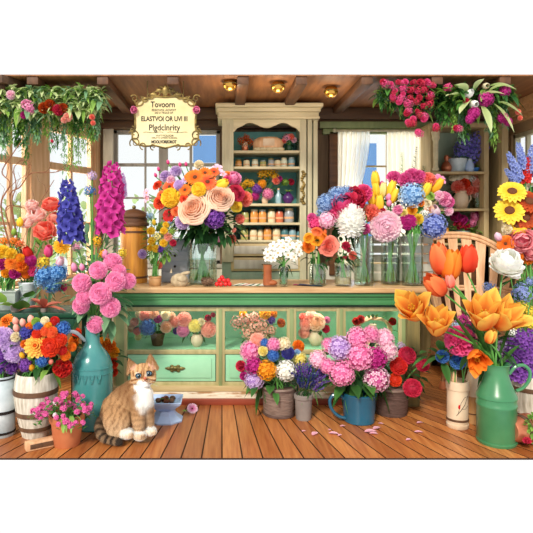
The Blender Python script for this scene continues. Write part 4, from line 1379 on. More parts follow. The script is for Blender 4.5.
for i, (a0, b0, a1, b1, w) in enumerate([(488, 368, 442, 292, .028), (490, 368, 464, 292, .026), (494, 366, 504, 284, .03), (497, 366, 519, 300, .024), (484, 370, 469, 330, .03), (500, 368, 521, 340, .03), (488, 372, 477, 336, .026)]):
    tag(blade(a0, b0, a1, b1, 3.63, w, i).build('tulip_leaf', LEAF, smooth='all'), f'{["long green tulip leaf rising to the leftmost lily", "long green tulip leaf under the scarlet tulip", "broad green tulip leaf below the white double tulip", "green tulip leaf under the blue allium", "broad green leaf behind the orange poppy", "green leaf curling right above the can handle", "narrow green leaf over the can neck"][i]}', 'leaf', 'leaves in the green milk can')
foliage('dark green leaves below the lilies in the green milk can', (486, 342, 3.72), 32, 22, 46, .12, .024, LEAFD, 14)

# right barrel and its purple flowers
b = base(531, 3.98)
t = vessel('barrel', 'whitewashed wooden barrel at the right edge behind the green can', 'barrel', b, [(.115, 0), (.135, .1), (.15, .2), (.148, .28), (.135, .35)], M['barrelw'])
rings(t, [(.132, .07, .03, .005), (.149, .26, .034, .005)], M['hoop'])
E = []
for i, (x, y, r) in enumerate([(511, 352, 15), (520, 345, 16), (530, 345, 16), (514, 365, 15), (524, 366, 16), (533, 370, 16)]):
    E.append(('delphinium', 'pur', x, y, r, dict(lean=(x - 522) * .012, s=(1.3, 1.3, 1))))
for x, y, r in [(497, 352, 8), (503, 345, 8), (500, 362, 8)]: E.append(('statice', 'lil', x, y, r))
for x, y, r in [(521, 306, 7), (529, 312, 7), (524, 321, 7), (516, 326, 6), (531, 326, 6)]: E.append(('statice', 'yel', x, y, r))
E += [('allium', 'lav', 521.5, 293, 11.5), ('allium', 'lav', 489, 288, 7.5), ('statice', 'wh', 512, 333, 6), ('statice', 'lav', 530, 282, 6), ('statice', 'mag', 519, 316, 4)]
bouquet('in the right edge barrel', (520, 345, 3.98), 30, b + Vector((-.03, 0, .35)), .09, b + Vector((0, 0, .02)), .1, E, depth=.4)
foliage('green leaves between the purple spikes at the right edge', (520, 345, 4.06), 22, 42, 70, .09, .014, LEAF, 14)

# toppled terracotta pot
b = base(519, 3.575)
t = thing('toppled_pot', 'toppled brown pot lying in front of the green can', 'pot', b + Vector((0, 0, .098)))
mb = MB(); mb.M = Matrix.Rotation(.35, 4, 'Z') @ Matrix.Rotation(PI / 2 + .05, 4, 'Y')
mb.lathe([(.0005, -.08), (.066, -.08), (.072, -.07), (.09, .05), (.096, .053), (.098, .09), (.088, .095), (.082, .05), (.062, -.065), (.0005, -.065)], (0, 0, 0), 30)
mb.build('pot', M['copper'], t)
mb = MB(); mb.M = Matrix.Rotation(.35, 4, 'Z') @ Matrix.Rotation(PI / 2 + .05, 4, 'Y')
mb.lathe([(.083, .0), (.0885, .003), (.091, .03), (.084, .032)], (0, 0, 0), 30)
mb.build('painted_band', M['hoop'], t)
E = [('carnation', 'crim', 527, 441, 5)]
foliage('curly green moss beside the toppled brown pot', (533, 424, 3.5), 9, 10, 60, .04, .012, LEAFL, 8)
t = thing('carnation', 'small crimson carnation lying against the toppled brown pot', 'carnation', P(527, 441, 3.46))
o = bpy.data.objects.new('bloom', bloom_mesh('carnation', 'crim')); COL.objects.link(o); o.parent = t; o.scale = (.028,) * 3
MB().tube([(0, .01, 0), (.03, .02, -.02), (.07, .03, -.028)], .003, 5).build('stem', M['stem'], t)

# tall bucket with sunflowers behind, at the right edge
b = base(528, 4.42)
t = vessel('zinc_bucket', 'tall zinc florist bucket behind the purple flowers at the right edge', 'bucket', b, [(.1, 0), (.105, .01), (.13, .55), (.135, .56), (.13, .57)], M['zinc'])
ZBK = 'in the tall zinc bucket'
E = [('sunflower', 'yel', 512, 192, 13.5), ('sunflower', 'yel', 509.5, 211, 14), ('sunflower', 'yel', 517, 225, 10), ('sunflower', 'rust', 529, 202, 13.5), ('sunflower', 'rust', 525, 218, 12.5), ('delphinium', 'lav', 514, 166, 15, dict(lean=-.5, s=(.75, .75, 1))), ('delphinium', 'lav', 521, 156, 14, dict(lean=-.25, s=(.75, .75, 1))), ('delphinium', 'lav', 532, 160, 15, dict(lean=.1)), ('delphinium', 'red', 527, 170, 13, dict(lean=.1)), ('delphinium', 'lav', 511, 176, 9, dict(lean=-.8)),
     ('peony', 'rosy', 521, 240, 13), ('peony', 'rosy', 530, 250, 10.5), ('poppy', 'or', 505.5, 243.5, 8.5), ('flower_bud', 'lpink', 498, 236.5, 5.2), ('carnation', 'or', 517, 256, 6), ('carnation', 'cr', 507, 229, 5), ('carnation', 'or', 528, 260, 5)]
bouquet(ZBK, (524, 225, 4.45), 50, b + Vector((0, 0, .57)), .09, b + Vector((0, 0, .02)), .08, E, depth=.3)
foliage('green leaves behind the sunflowers at the right edge', (526, 222, 4.52), 22, 42, 90, .12, .03, LEAF, 14)
foliage('dark green leaves above the tall zinc bucket', (526, 270, 4.5), 20, 28, 60, .13, .03, LEAFD, 14)

# rattan tub chair
cxc, cyc, rad = 2.36, 5.02, .50
t = thing('rattan_chair', 'pale rattan tub chair with fanned back slats', 'chair', (cxc, cyc, 0))
for i in range(15):
    an = -.28 + (PI + .56) * i / 14
    mb = MB()
    lo, hi = .5, 1.33 - .30 * abs(math.cos(an)) ** 3 + (-.06 if math.sin(an) < 0 else 0)
    pts = []
    w = .035
    for k in range(7):
        f = k / 6
        r = rad * (.66 + .36 * f ** .7)
        z = lo + (hi - lo) * f
        d = Vector((math.cos(an), math.sin(an), 0)); s = Vector((-math.sin(an), math.cos(an), 0))
        ww = w * (.6 + .8 * f)
        pts.append([d * r - s * ww + Vector((0, 0, z)), d * (r + .008) + Vector((0, 0, z)), d * r + s * ww + Vector((0, 0, z)), d * (r + .018) + Vector((0, 0, z))])
    mb.grid(pts, .5, True)
    mb.build('back_slat', M['rattan'], t)
mb = MB()
for k, (rr_, dz) in enumerate([(1.03, 0), (1.06, .02), (1.02, .035)]):
    mb.tube([(rad * rr_ * math.cos(a), rad * rr_ * math.sin(a), 1.33 + dz - .30 * abs(math.cos(a)) ** 3 + (-.06 if math.sin(a) < 0 else 0)) for a in [-.34 + (PI + .68) * i / 40 for i in range(41)]], .019, 8)
mb.build('top_rim', M['rattan'], t)
mb = MB()
mb.tube([(rad * .90 * math.cos(a), rad * .90 * math.sin(a), .80) for a in [-.34 + (PI + .68) * i / 40 for i in range(41)]], .016, 8)
mb.tube([(rad * .91 * math.cos(a), rad * .91 * math.sin(a), .83) for a in [-.34 + (PI + .68) * i / 40 for i in range(41)]], .014, 8)
mb.build('middle_hoop', M['rattan'], t)
MB().lathe([(.0005, .44), (rad * .72, .44), (rad * .76, .47), (rad * .74, .5), (.0005, .51)], (0, 0, 0), 40).build('seat', M['rattand'], t)
MB().lathe([(rad * .74, .2), (rad * .78, .22), (rad * .79, .44), (rad * .74, .46)], (0, 0, 0), 40).build('woven_apron', M['rattand'], t)
for an in (-.75, -2.5, .75, 2.35):
    x, y = math.cos(an) * rad * 1.0, math.sin(an) * rad * .8
    lg = MB().tube([(x * .72, y * .72, .47), (x * .9, y * .9, .22), (x * 1.02, y * 1.02, .05)], [.022, .022, .02], 10).build('leg', M['rattand'], t)
    MB().lathe([(.022, 0), (.034, .004), (.03, .04), (.02, .07)], (x * 1.02, y * 1.02, 0), 14).build('foot_cap', M['terra'], lg)
# ================================================================== on the worktop
def jar_glass(name, label, cat, b, r, h, neck=None, water=.5, mats=('glass', 'water'), group=None):
    t = thing(name, label, cat, b, group)
    nk = neck or r
    th = .005
    out = [(.0005, 0), (r - .006, 0), (r, .008), (r, h * .82), (nk, h * .9), (nk, h * .98), (nk + .002, h)]
    inn = [(nk - th, h), (nk - th, h * .9), (r - th, h * .82), (r - th, .016), (.0005, .014)]
    MB().lathe(out + inn, (0, 0, 0), 30).build('glass_wall', M[mats[0]], t)
    if water:
        MB().lathe([(.0005, .017), (r - th - .001, .018), (r - th - .001, h * water), (.0005, h * water + .0005)], (0, 0, 0), 26).build('water', M[mats[1]], t)
    return t

# centre-left bouquet in the big glass jar
b = base(202.5, 4.6, ZT)
t = jar_glass('glass_vase', 'wide clear glass vase of the peach rose bouquet', 'vase', b, .123, .345, .118, .62)
rings(t, [(.119, .335, .012, .004)], M['glass'], 'rim')
W = 'in the wide glass vase'
E = [('rose', 'pe', 194, 209.5, 16.5, dict(ax=(-.25, -.9, .35))), ('rose', 'pe', 219.5, 198, 14.5, dict(ax=(.15, -.9, .4))), ('chrysanthemum', 'yel', 171, 198, 10), ('pompom_dahlia', 'yel', 199, 189.5, 7.5),
     ('gerbera', 'or', 195, 177.5, 9.5), ('gerbera', 'or', 205, 173, 7), ('gerbera', 'redor', 207.5, 182, 9.5), ('tulip', 'yel', 221, 185, 8, dict(ax=(.7, -.4, .4))), ('rose', 'crim', 236, 193, 9), ('peony', 'pink', 233, 179, 8),
     ('carnation', 'cor', 245, 199, 8), ('rose', 'yel', 236, 206, 6.5), ('carnation', 'cor', 240, 219, 5), ('carnation', 'cor', 232, 239, 4.5), ('flower_bud', 'cor', 234.3, 230, 3), ('flower_bud', 'pink', 219, 239, 3.6),
     ('hydrangea', 'pur', 214.5, 218, 11.5), ('carnation', 'lil', 182.5, 222, 7.5), ('poppy', 'red', 169, 215.5, 6.5), ('zinnia', 'scar', 160, 202.5, 7.5), ('zinnia', 'scar', 157.5, 185.5, 5.5), ('gerbera', 'redor', 169.5, 187, 7.5),
     ('carnation', 'lil', 165.5, 176.5, 6), ('carnation', 'lil', 176, 171.5, 6), ('pompom_dahlia', 'lil', 179, 185.2, 5.5), ('daisy', 'or', 189, 176.5, 5), ('daisy', 'lil', 185, 180, 3.5)]
E += [('flower_bud', 'hot', x, y, 2.4) for x, y in [(155.5, 175), (158.5, 169), (168, 162), (174, 170), (180, 164.5), (186, 164)]]
E += [('carnation', 'cr', 199, 165, 5), ('orchid', 'lpink', 217.5, 168.5, 6), ('orchid', 'lpink', 223, 174, 4), ('orchid', 'lpink', 146.5, 193, 5), ('orchid', 'lpink', 147, 199, 4), ('zinnia', 'redor', 176, 211, 5.5), ('zinnia', 'or', 228, 175, 4.5), ('gerbera', 'or', 185, 190, 6.5), ('gerbera', 'redor', 214, 172, 5.5), ('zinnia', 'scar', 184, 199, 4.5), ('carnation', 'lpink', 171, 180, 4.5), ('carnation', 'hot', 227, 180, 4.5), ('gerbera', 'redor', 161, 195, 5)]
bouquet(W, (200, 203, 4.66), 46, b + Vector((0, 0, .34)), .05, b + Vector((0, 0, .03)), .075, E, depth=.75)
foliage('dark green leaves filling the peach rose bouquet', (200, 202, 4.63), 40, 32, 200, .09, .028, LEAFD, 30)
foliage('dark green leaves under the peach roses above the glass vase', (208, 225, 4.62), 36, 17, 150, .1, .034, LEAFD, 20, up=-.2)

# small pot with yellow sprigs
b = base(155, 4.44, ZT)
t = vessel('flower_pot', 'tiny tan pot of yellow and blue sprigs on the worktop', 'pot', b, [(.042, 0), (.05, .01), (.054, .05), (.05, .065), (.056, .07), (.055, .078)], M['tancer'])
E = [('carnation', 'yel', x, y, r) for x, y, r in [(151, 231, 4.2), (164, 231, 4), (152, 241, 4.2), (163.5, 243, 4.2), (156, 248.5, 4), (150, 248, 3.2), (166, 225, 3.4)]]
E += [('statice', 'lblu', 150, 216, 5), ('statice', 'lblu', 170, 222, 4), ('flower_bud', 'yel', 154, 222, 3), ('carnation', 'sal', 168, 237, 4.5), ('carnation', 'crim', 173, 243, 3.5), ('carnation', 'vio', 160, 249, 3.5), ('carnation', 'lil', 142.5, 254, 4.8), ('carnation', 'cor', 158, 265, 4.5), ('statice', 'grn', 172, 232, 5), ('statice', 'lem', 158, 237, 6)]
bouquet('in the tiny tan pot', (159, 240, 4.5), 24, b + Vector((0, 0, .075)), .03, b + Vector((0, 0, .015)), .025, E, depth=.4, sr=.003)
foliage('small pale leaves among the yellow sprigs in the tiny pot', (159, 240, 4.52), 20, 26, 150, .05, .016, LEAFL, 10)

# carved bird
b = base(179.5, 4.42, ZT)
t = thing('bird_figurine', 'carved stone bird figurine on the worktop beside the glass vase', 'figurine', b)
mb = MB()
mb.lathe([(.0005, 0), (.05, .0), (.07, .02), (.074, .05), (.06, .08), (.03, .1), (.0005, .105)], (0, 0, 0), 20, .5, 1.0, .75)
mb.build('body', M['stone'], t)
MB().ball((-.035, -.01, .115), (.033, .028, .03), .5, 14, 9).build('head', M['stone'], t)
MB().lathe([(.0005, .035), (.007, .012), (.011, 0)], (0, 0, 0), 8).build('beak', M['stone'], t).location = (-.066, -.015, .11)
t.children[-1].rotation_euler = (0, -PI / 2, 0)
MB().ball((.07, .0, .09), (.045, .02, .016), .5, 12, 7).build('tail', M['stone'], t).rotation_euler = (0, -.25, 0)
MB().ball((.02, -.055, .065), (.04, .012, .024), .5, 12, 7).build('wing', M['stone'], t)

# pine cone
b = base(207.5, 4.40, ZT)
t = thing('pine_cone', 'brown pine cone lying beside the red berries on the worktop', 'pine cone', b + Vector((0, 0, .04)))
mb = MB()
mb.ball((0, 0, 0), (.05, .032, .032), .5, 10, 7)
for i, d in enumerate(fib(70)):
    q = Vector((d.z * .058, d.x * .038, d.y * .038))
    nrm = Vector((d.z * .5, d.x, d.y)).normalized()
    a, c = frame(nrm)
    leaf_blade(mb, q * .85, nrm + Vector((.9, 0, 0)), .02, .010, .2, 1, 0, 3)
mb.build('scales', M['pine'], t, smooth=False)
# berries
for i, (x, y, z) in enumerate([(217, 4.39, 0), (221, 4.38, 0), (225.5, 4.39, 0), (229.5, 4.40, 0), (219.5, 4.40, .03), (224, 4.40, .03), (228, 4.41, .028), (222, 4.41, .052)]):
    q = base(x, y, ZT + .019 + z)
    o = MB().ball((0, 0, 0), .019, .5, 14, 9).build('berry', M['red'], None, loc=q)
    tag(o, ['leftmost red berry of the cluster beside the pine cone', 'second red berry in the front row of the worktop cluster', 'third red berry in the front row of the worktop cluster', 'rightmost red berry in the front row of the cluster', 'left red berry in the second tier of the cluster', 'middle red berry in the second tier of the cluster', 'right red berry in the second tier of the cluster', 'topmost red berry crowning the cluster on the worktop'][i], 'berry', 'red berries on the worktop')

# striped cloth and feathers
def cloth(label, pts, mat, name='cloth_strip', cat='cloth', dz=.004):
    mb = MB()
    g = []
    n = 14
    for i in range(n + 1):
        f = i / n
        row = []
        for j in range(4):
            s = j / 3
            p0 = base(pts[0][0] + (pts[1][0] - pts[0][0]) * f, pts[0][1] + (pts[1][1] - pts[0][1]) * f)
            p1 = base(pts[3][0] + (pts[2][0] - pts[3][0]) * f, pts[3][1] + (pts[2][1] - pts[3][1]) * f)
            q = p0.lerp(p1, s); q.z = ZT + dz + .004 * abs(math.sin(f * 5 + s))
            row.append(q)
        g.append(row)
    mb.grid(g, [[i / n] * 4 for i in range(n + 1)])
    bot = [[v - Vector((0, 0, dz * .8)) for v in r] for r in g]
    mb.grid([r[::-1] for r in bot], .5)
    return tag(mb.build(name, mat, smooth='all'), label, cat)
m, nt, bs = newmat('striped_cloth')
at = nt.nodes.new('ShaderNodeAttribute'); at.attribute_name = 'tone'
cr = nt.nodes.new('ShaderNodeValToRGB'); cr.color_ramp.interpolation = 'CONSTANT'
els = [(0, 'f2eee2'), (.12, '3f8a4e'), (.2, 'f2eee2'), (.34, 'b8302c'), (.4, 'f2eee2'), (.52, '2f5f4a'), (.62, 'f2eee2'), (.76, '3f8a4e'), (.84, 'f2eee2')]
while len(cr.color_ramp.elements) < len(els): cr.color_ramp.elements.new(.5)
for e, (p_, c_) in zip(cr.color_ramp.elements, els): e.position = p_; e.color = (*lin(c_), 1)
nt.links.new(at.outputs['Fac'], cr.inputs[0]); nt.links.new(cr.outputs[0], bs.inputs['Base Color'])
cloth('white cloth with green and red stripes lying beside the ceramic boot', [(231, 4.42), (263, 4.38), (266, 4.52), (240, 4.58)], m, 'striped_cloth')
m2 = plain('teal_cloth', '1f5a60', .6, c2='3b2c58', nscale=9)
cloth('dark teal ribbon lying before the two small jars', [(297, 4.44), (322, 4.36), (323, 4.40), (300, 4.52)], m2, 'ribbon', 'ribbon', .006)
m3 = plain('magenta_cloth', 'b8336a', .6)
cloth('magenta ribbon lying left of the two small jars', [(293, 4.46), (306, 4.43), (307, 4.47), (294, 4.5)], m3, 'ribbon', 'ribbon', .005)

# ceramic boot
b = base(269, 4.40, ZT)
t = thing('boot_ornament', 'small rust brown ceramic boot beside the white flowers', 'boot', b)
mb = MB()
mb.lathe([(.0005, .012), (.036, .012), (.036, .05), (.033, .10), (.035, .168), (.037, .175), (.031, .176), (.028, .12), (.0005, .11)], (-.012, 0, 0), 20, .5, 1, .85)
mb.ball((.022, -.005, .03), (.046, .03, .024), .5, 14, 9)
mb.build('boot_body', M['rust'], t)
MB().box((.01, -.003, .006), (.105, .06, .012), .005).build('sole', M['darkwood'], t)
MB().ball((-.05, -.01, .1), (.006, .006, .006)).ball((-.05, -.01, .125), (.006, .006, .006)).build('buttons', M['bronze'], t)

# white flowers in the small bottle
b = base(283.5, 4.40, ZT)
t = jar_glass('glass_bottle', 'small clear glass bottle of white flowers beside the ceramic boot', 'bottle', b, .036, .165, .026, .6)
E = []
for i, (x, y, r) in enumerate([(268, 252, 5), (273, 246, 5), (278, 253, 5.2), (284, 248, 5), (290, 245, 5), (296, 247, 4.8), (299, 252, 4.5), (288, 255, 5), (281, 243, 4.5), (294, 257, 4.5), (273, 258, 4.5), (267, 258, 3.8), (299, 243.5, 4), (288, 239.5, 3.6)]):
    E.append(('orchid', 'wh', x, y, r))
bouquet('in the small glass bottle', (283, 252, 4.42), 20, b + Vector((0, 0, .16)), .015, b + Vector((0, 0, .02)), .02, E, depth=.4, sr=.003)
foliage('narrow dark leaves below the white flowers in the small bottle', (286, 264, 4.4), 9, 8, 16, .07, .014, LEAFD, 8, up=-.3)

# jars and tall vases at the right of the worktop
b = base(317.5, 4.46, ZT)
t = jar_glass('glass_jar', 'small clear preserving jar of orange roses on the worktop', 'jar', b, .070, .185, .06, .5)
rings(t, [(.061, .165, .008, .003)], M['glass'], 'screw_thread')
E = [('rose', 'amb', 316, 240, 6.5), ('rose', 'or', 308.5, 246.5, 6.5), ('rose', 'redor', 317, 232, 5.5), ('rose', 'amb', 309, 238, 5.5), ('rose', 'or', 322, 236, 5), ('flower_bud', 'redor', 325, 232, 3)]
bouquet('in the small preserving jar', (316, 243, 4.48), 16, b + Vector((0, 0, .18)), .03, b + Vector((0, 0, .025)), .045, E, depth=.4)
foliage('dark green leaves under the orange roses in the preserving jar', (317, 252, 4.48), 13, 15, 44, .08, .016, LEAFD, 12, up=.6)
b = base(343, 4.44, ZT)
t = jar_glass('glass_jar', 'small clear tumbler of the coral rose on the worktop', 'jar', b, .068, .19, None, 0)
MB().lathe([(.0005, .017), (.0615, .018), (.0615, .07), (.0005, .071)], (0, 0, 0), 26).build('pebble_fill', M['stone'], t)
E = [('rose', 'cor', 328.5, 246, 10.5), ('carnation', 'crim', 346, 246, 4.5), ('carnation', 'cor', 352.5, 255.5, 4.5), ('flower_bud', 'crim', 349, 250, 3), ('flower_bud', 'crim', 345, 257, 3)]
bouquet('in the small tumbler', (338, 246, 4.46), 16, b + Vector((0, 0, .185)), .03, b + Vector((0, 0, .05)), .04, E, depth=.4)
foliage('dark green leaves around the coral rose in the tumbler', (343, 252, 4.48), 14, 16, 50, .09, .018, LEAFD, 12)

VS = [(364, 4.50, .082, .41, 'tall clear glass vase of the big white chrysanthemum'), (390.5, 4.56, .080, .41, 'tall clear glass vase of the pink and white chrysanthemum, between two others'), (412.5, 4.48, .086, .43, 'tall clear glass vase of the light blue hydrangea')]
VV = []
for px, Y, r, h, lab in VS:
    b = base(px, Y, ZT)
    t = jar_glass('glass_vase', lab, 'vase', b, r, h, None, .55)
    VV.append(b)
    # bare stems filling the water are drawn by the flowers; some grass blades as well
Y0 = 4.6
E = [('statice', 'steel', 322, 212, 7), ('hydrangea', 'steel', 326, 203, 10.5), ('hydrangea', 'steel', 338, 196, 11), ('hydrangea', 'steel', 347, 192, 7.5), ('hydrangea', 'lpink', 327, 220, 9, dict(dy=-.05)), ('hydrangea', 'hot', 316, 224, 8.5), ('peony', 'hot', 343, 205, 14), ('peony', 'crim', 354, 199, 12), ('chrysanthemum', 'wh', 350.5, 221.5, 17, dict(dy=-.06, ax=(0, -.25, 1), s=(.88, .88, 1.12))), ('carnation', 'hot', 363.5, 193, 9), ('carnation', 'fuch', 364.5, 229, 6), ('carnation', 'hot', 336, 214, 8), ('carnation', 'fuch', 312, 218, 5)]
bouquet('in the leftmost tall vase', (345, 210, 4.6), 36, VV[0] + Vector((0, 0, .40)), .05, VV[0] + Vector((0, 0, .025)), .055, E, depth=.5, sr=.005)
E = [('chrysanthemum', 'blush', 385.5, 226.5, 15.5, dict(dy=-.05)), ('carnation', 'cor', 371.5, 213, 9)]
for i, (x, y, r) in enumerate([(375.5, 180, 8), (371, 198, 7.5), (379.5, 203, 8), (391, 189, 8), (394, 196, 7), (383, 190, 7), (376, 190, 7)]):
    E.append(('tulip', 'yel' if i not in (5,) else 'lem', x, y, r, dict(ax=((x - 382) * .03, -.3, 1), s=(.8, .8, 1.1))))
E += [('flower_bud', 'pink', 388.5, 197, 4), ('flower_bud', 'pink', 389, 203, 4), ('flower_bud', 'mag', 382, 184, 3.4), ('carnation', 'fuch', 394, 178, 7.5), ('carnation', 'pink', 397, 212, 5), ('carnation', 'crim', 381, 212, 5)]
bouquet('in the middle tall vase', (384, 205, 4.64), 32, VV[1] + Vector((0, 0, .40)), .05, VV[1] + Vector((0, 0, .025)), .055, E, depth=.5, sr=.005)
E = [('carnation', 'fuch', 406, 180, 8), ('carnation', 'fuch', 412, 176, 8), ('carnation', 'fuch', 418.5, 177, 7.5), ('carnation', 'cor', 428, 179.5, 7.5), ('orchid', 'pink', 439.5, 179, 7), ('hydrangea', 'lblu', 411.5, 195, 13.5), ('tulip', 'yel', 426, 190, 8, dict(s=(.8, .8, 1), ax=(.4, -.3, 1))), ('tulip', 'gold', 437, 186, 8.5, dict(s=(.75, .75, 1), ax=(.6, -.3, .9))),
     ('carnation', 'pink', 444, 199, 7.5), ('carnation', 'fuch', 448.5, 202, 6), ('carnation', 'lpink', 439, 196, 5.5), ('rose', 'amb', 412, 210, 5), ('rose', 'yel', 418, 219, 5.5), ('rose', 'or', 420.5, 203, 3.8), ('pompom_dahlia', 'mag', 408, 221.5, 8.5), ('hydrangea', 'lav', 433.5, 226, 14, dict(dy=-.03)),
     ('tulip', 'blush', 435, 211, 7.5, dict(ax=(-.4, -.7, .5))), ('carnation', 'lpink', 448.5, 211, 5), ('carnation', 'pink', 398, 210, 5), ('rose', 'cr', 427, 203, 4.5), ('rose', 'grn', 430, 196, 4.5), ('rose', 'pe', 429, 209, 5), ('statice', 'wh', 425, 213, 6), ('rose', 'lem', 404, 213, 4)]
bouquet('in the rightmost tall vase', (422, 203, 4.58), 34, VV[2] + Vector((0, 0, .42)), .055, VV[2] + Vector((0, 0, .025)), .06, E, depth=.5, sr=.005)
foliage('dark green leaves behind the white chrysanthemum in the tall vase', (350, 216, 4.66), 32, 22, 90, .1, .026, LEAFD, 12)
foliage('dark green leaves between the yellow tulips in the middle vase', (387, 212, 4.72), 24, 24, 90, .1, .02, LEAFD, 12)
foliage('dark green leaves around the light blue hydrangea in the tall vase', (420, 208, 4.66), 30, 26, 110, .09, .024, LEAFD, 14)
# fir sprigs at the window
for i, (x0, y0_, x1, y1_, lab) in enumerate([(412, 200, 417, 146, 'dark fir sprig rising behind the light blue hydrangea'), (404, 200, 402, 152, 'pale feathery green sprig left of the fir sprig'), (424, 195, 424, 166, 'short fir sprig right of the tall fir sprig')]):
    mb = MB()
    a, c = P(x0, y0_, 4.7), P(x1, y1_, 4.72)
    mb.tube([VV[2] + Vector((.01 * i, 0, .03)), VV[2] + Vector((.01 * i - .02, .03, .42)), a, c], [.004, .004, .004, .001], 5)
    for k in range(26):
        f = k / 26
        p_ = a.lerp(c, f)
        for s_ in (-1, 1):
            leaf_blade(mb, p_, (s_ * 1, R.uniform(-.5, .5), .8), .10 * (1 - f * .8), .008, droop=.1)
    tag(mb.build('fir_sprig', (LEAFD, LEAFL, LEAFD)[i], smooth='all'), lab, 'sprig')

# amber wooden cask with lid, on the worktop
b = base(134, 4.72, ZT)
t = thing('wooden_cask', 'round amber wooden cask with dark domed lid on the worktop', 'cask', b)
MB().lathe([(.0005, 0), (.115, 0), (.118, .02), (.118, .47), (.112, .49), (.0005, .49)], (0, 0, 0), 36).build('body', M['amber'], t)
rings(t, [(.118, .05, .02, .004), (.118, .44, .02, .004)], M['darkwood'], 'hoop')
MB().lathe([(.0005, .49), (.128, .49), (.132, .50), (.128, .52), (.115, .525), (.115, .56), (.128, .565), (.13, .58), (.115, .60), (.08, .625), (.03, .64), (.0005, .642)], (0, 0, 0), 36).build('lid', M['darkwood'], t)
MB().ball((0, 0, .655), (.018, .018, .018)).build('knob', M['bronze'], t)

# grey drawers
b = base(176, 4.78, ZT)
t = thing('drawer_chest', 'small blue grey chest of drawers on the worktop behind the stone bird', 'drawers', b)
MB().box((0, 0, .19), (.24, .18, .38), .006).build('case', M['greybox'], t)
for k in range(4):
    d = MB().box((0, -.092, .05 + .092 * k), (.216, .012, .08), .006).build('drawer', M['greybox'], t)
    MB().lathe([(.004, 0), (.004, .012), (.012, .016), (.01, .024), (.0005, .026)], (0, 0, 0), 12).build('knob', M['dark'], d).location = (0, -.098, .05 + .092 * k)
    d.children[0].rotation_euler = (PI / 2, 0, 0)
# whitewashed crate behind the tall vases
b = base(397, 4.86, ZT)
t = thing('wooden_crate', 'whitewashed slatted crate on the worktop behind the tall vases', 'crate', b)
for k in range(5): MB().box((0, -.07, .04 + .082 * k), (.58, .014, .066), .004).build('slat', M['white'], t)
for x in (-.28, 0, .28): MB().box((x, -.055, .2), (.04, .016, .4), .004).build('upright', M['greyf'], t)
MB().box((0, .04, .01), (.58, .2, .02), .004).build('base_board', M['white'], t)

# ================================================================== inside the glazed counter
ZS = cz(351.5)
def case_bouquet(where, px, Y, prof, mat, name, label, mouth_z, R_, core, E, n_leaf=26, **k):
    b = base(px, Y, ZS)
    t = vessel(name, label, 'vase', b, prof, mat)
    bouquet(where, core, R_, b + Vector((0, 0, mouth_z)), .02, b + Vector((0, 0, .015)), .02, E, depth=.45, sr=.003, minY=4.42)
    foliage(f'dark green leaves {where}', (core[0], core[1] + 2, core[2] + .02), R_ * .85, R_ * .6, n_leaf, .07, .02, LEAF, R_ * .5)
E = [('hydrangea', 'blu', 147.5, 327, 9, dict(dy=-.03)), ('chrysanthemum', 'sal', 145, 315.5, 6), ('chrysanthemum', 'pe', 154, 314, 5), ('chrysanthemum', 'sal', 134.5, 322, 4.5), ('chrysanthemum', 'pe', 132, 328, 4.5), ('chrysanthemum', 'cor', 137, 331, 4), ('carnation', 'mag', 158, 319, 4.2), ('chrysanthemum', 'cr', 165.5, 315, 5), ('chrysanthemum', 'pe', 166, 327, 6), ('chrysanthemum', 'sal', 174, 322, 5.5), ('chrysanthemum', 'pe', 171.5, 316, 4), ('chrysanthemum', 'cr', 139, 314, 4), ('carnation', 'vio', 176, 331, 3.5), ('chrysanthemum', 'lem', 138, 337, 3.5)]
case_bouquet('in the dark pot behind the glass', 157.5, 4.6, [(.04, 0), (.044, .006), (.06, .085), (.066, .1), (.064, .108)], M['hoop'], 'flower_pot', 'dark brown pot behind the first glass pane of the counter', .1, 22, (155, 323, 4.62), E)
E = [('chrysanthemum', 'sal', 184, 319.5, 7.5), ('chrysanthemum', 'pink', 183, 330.5, 6.5), ('chrysanthemum', 'lem', 195, 326, 6.5), ('chrysanthemum', 'sal', 208.5, 329.5, 8), ('carnation', 'crim', 208, 318, 3.5), ('carnation', 'crim', 213, 315, 2.6), ('chrysanthemum', 'cr', 201, 322, 4)]
case_bouquet('in the cream vase behind the first glass pane', 197, 4.56, [(.028, 0), (.034, .006), (.052, .04), (.05, .075), (.036, .095), (.038, .102)], M['creamcer'], 'vase', 'small round cream vase behind the first glass pane', .1, 18, (197, 325, 4.62), E)
E = [('statice', 'sal', x, y, r) for x, y, r in [(237, 323, 8), (246, 320, 8.5), (255, 327, 9), (263, 325, 8), (248, 333, 9), (262, 335, 8), (271, 331, 7), (255, 317, 7)]]
E += [('carnation', 'gold', 243, 314, 4), ('carnation', 'gold', 265, 314, 6), ('carnation', 'amb', 273, 314, 4.5), ('hydrangea', 'vio', 271, 320, 5), ('carnation', 'or', 281, 323, 4.5)]
case_bouquet('behind the second glass pane', 256, 4.62, [(.04, 0), (.045, .006), (.05, .08), (.045, .1)], M['zinc'], 'vase', 'low zinc vase behind the second glass pane of the counter', .095, 26, (257, 326, 4.66), E)
E = [('chrysanthemum', 'pe', 316, 322, 9), ('chrysanthemum', 'sal', 306, 324, 6.5), ('chrysanthemum', 'sal', 304, 333, 5.5), ('chrysanthemum', 'sal', 311, 316, 5.5), ('carnation', 'crim', 326, 329, 4), ('carnation', 'pink', 327, 320, 3.5), ('chrysanthemum', 'cor', 303, 317, 4)]
case_bouquet('behind the third glass pane', 315.5, 4.6, [(.03, 0), (.04, .006), (.062, .05), (.058, .085), (.04, .11), (.042, .115)], M['creamcer'], 'vase', 'round peach coloured vase behind the third glass pane', .11, 18, (315, 324, 4.64), E)
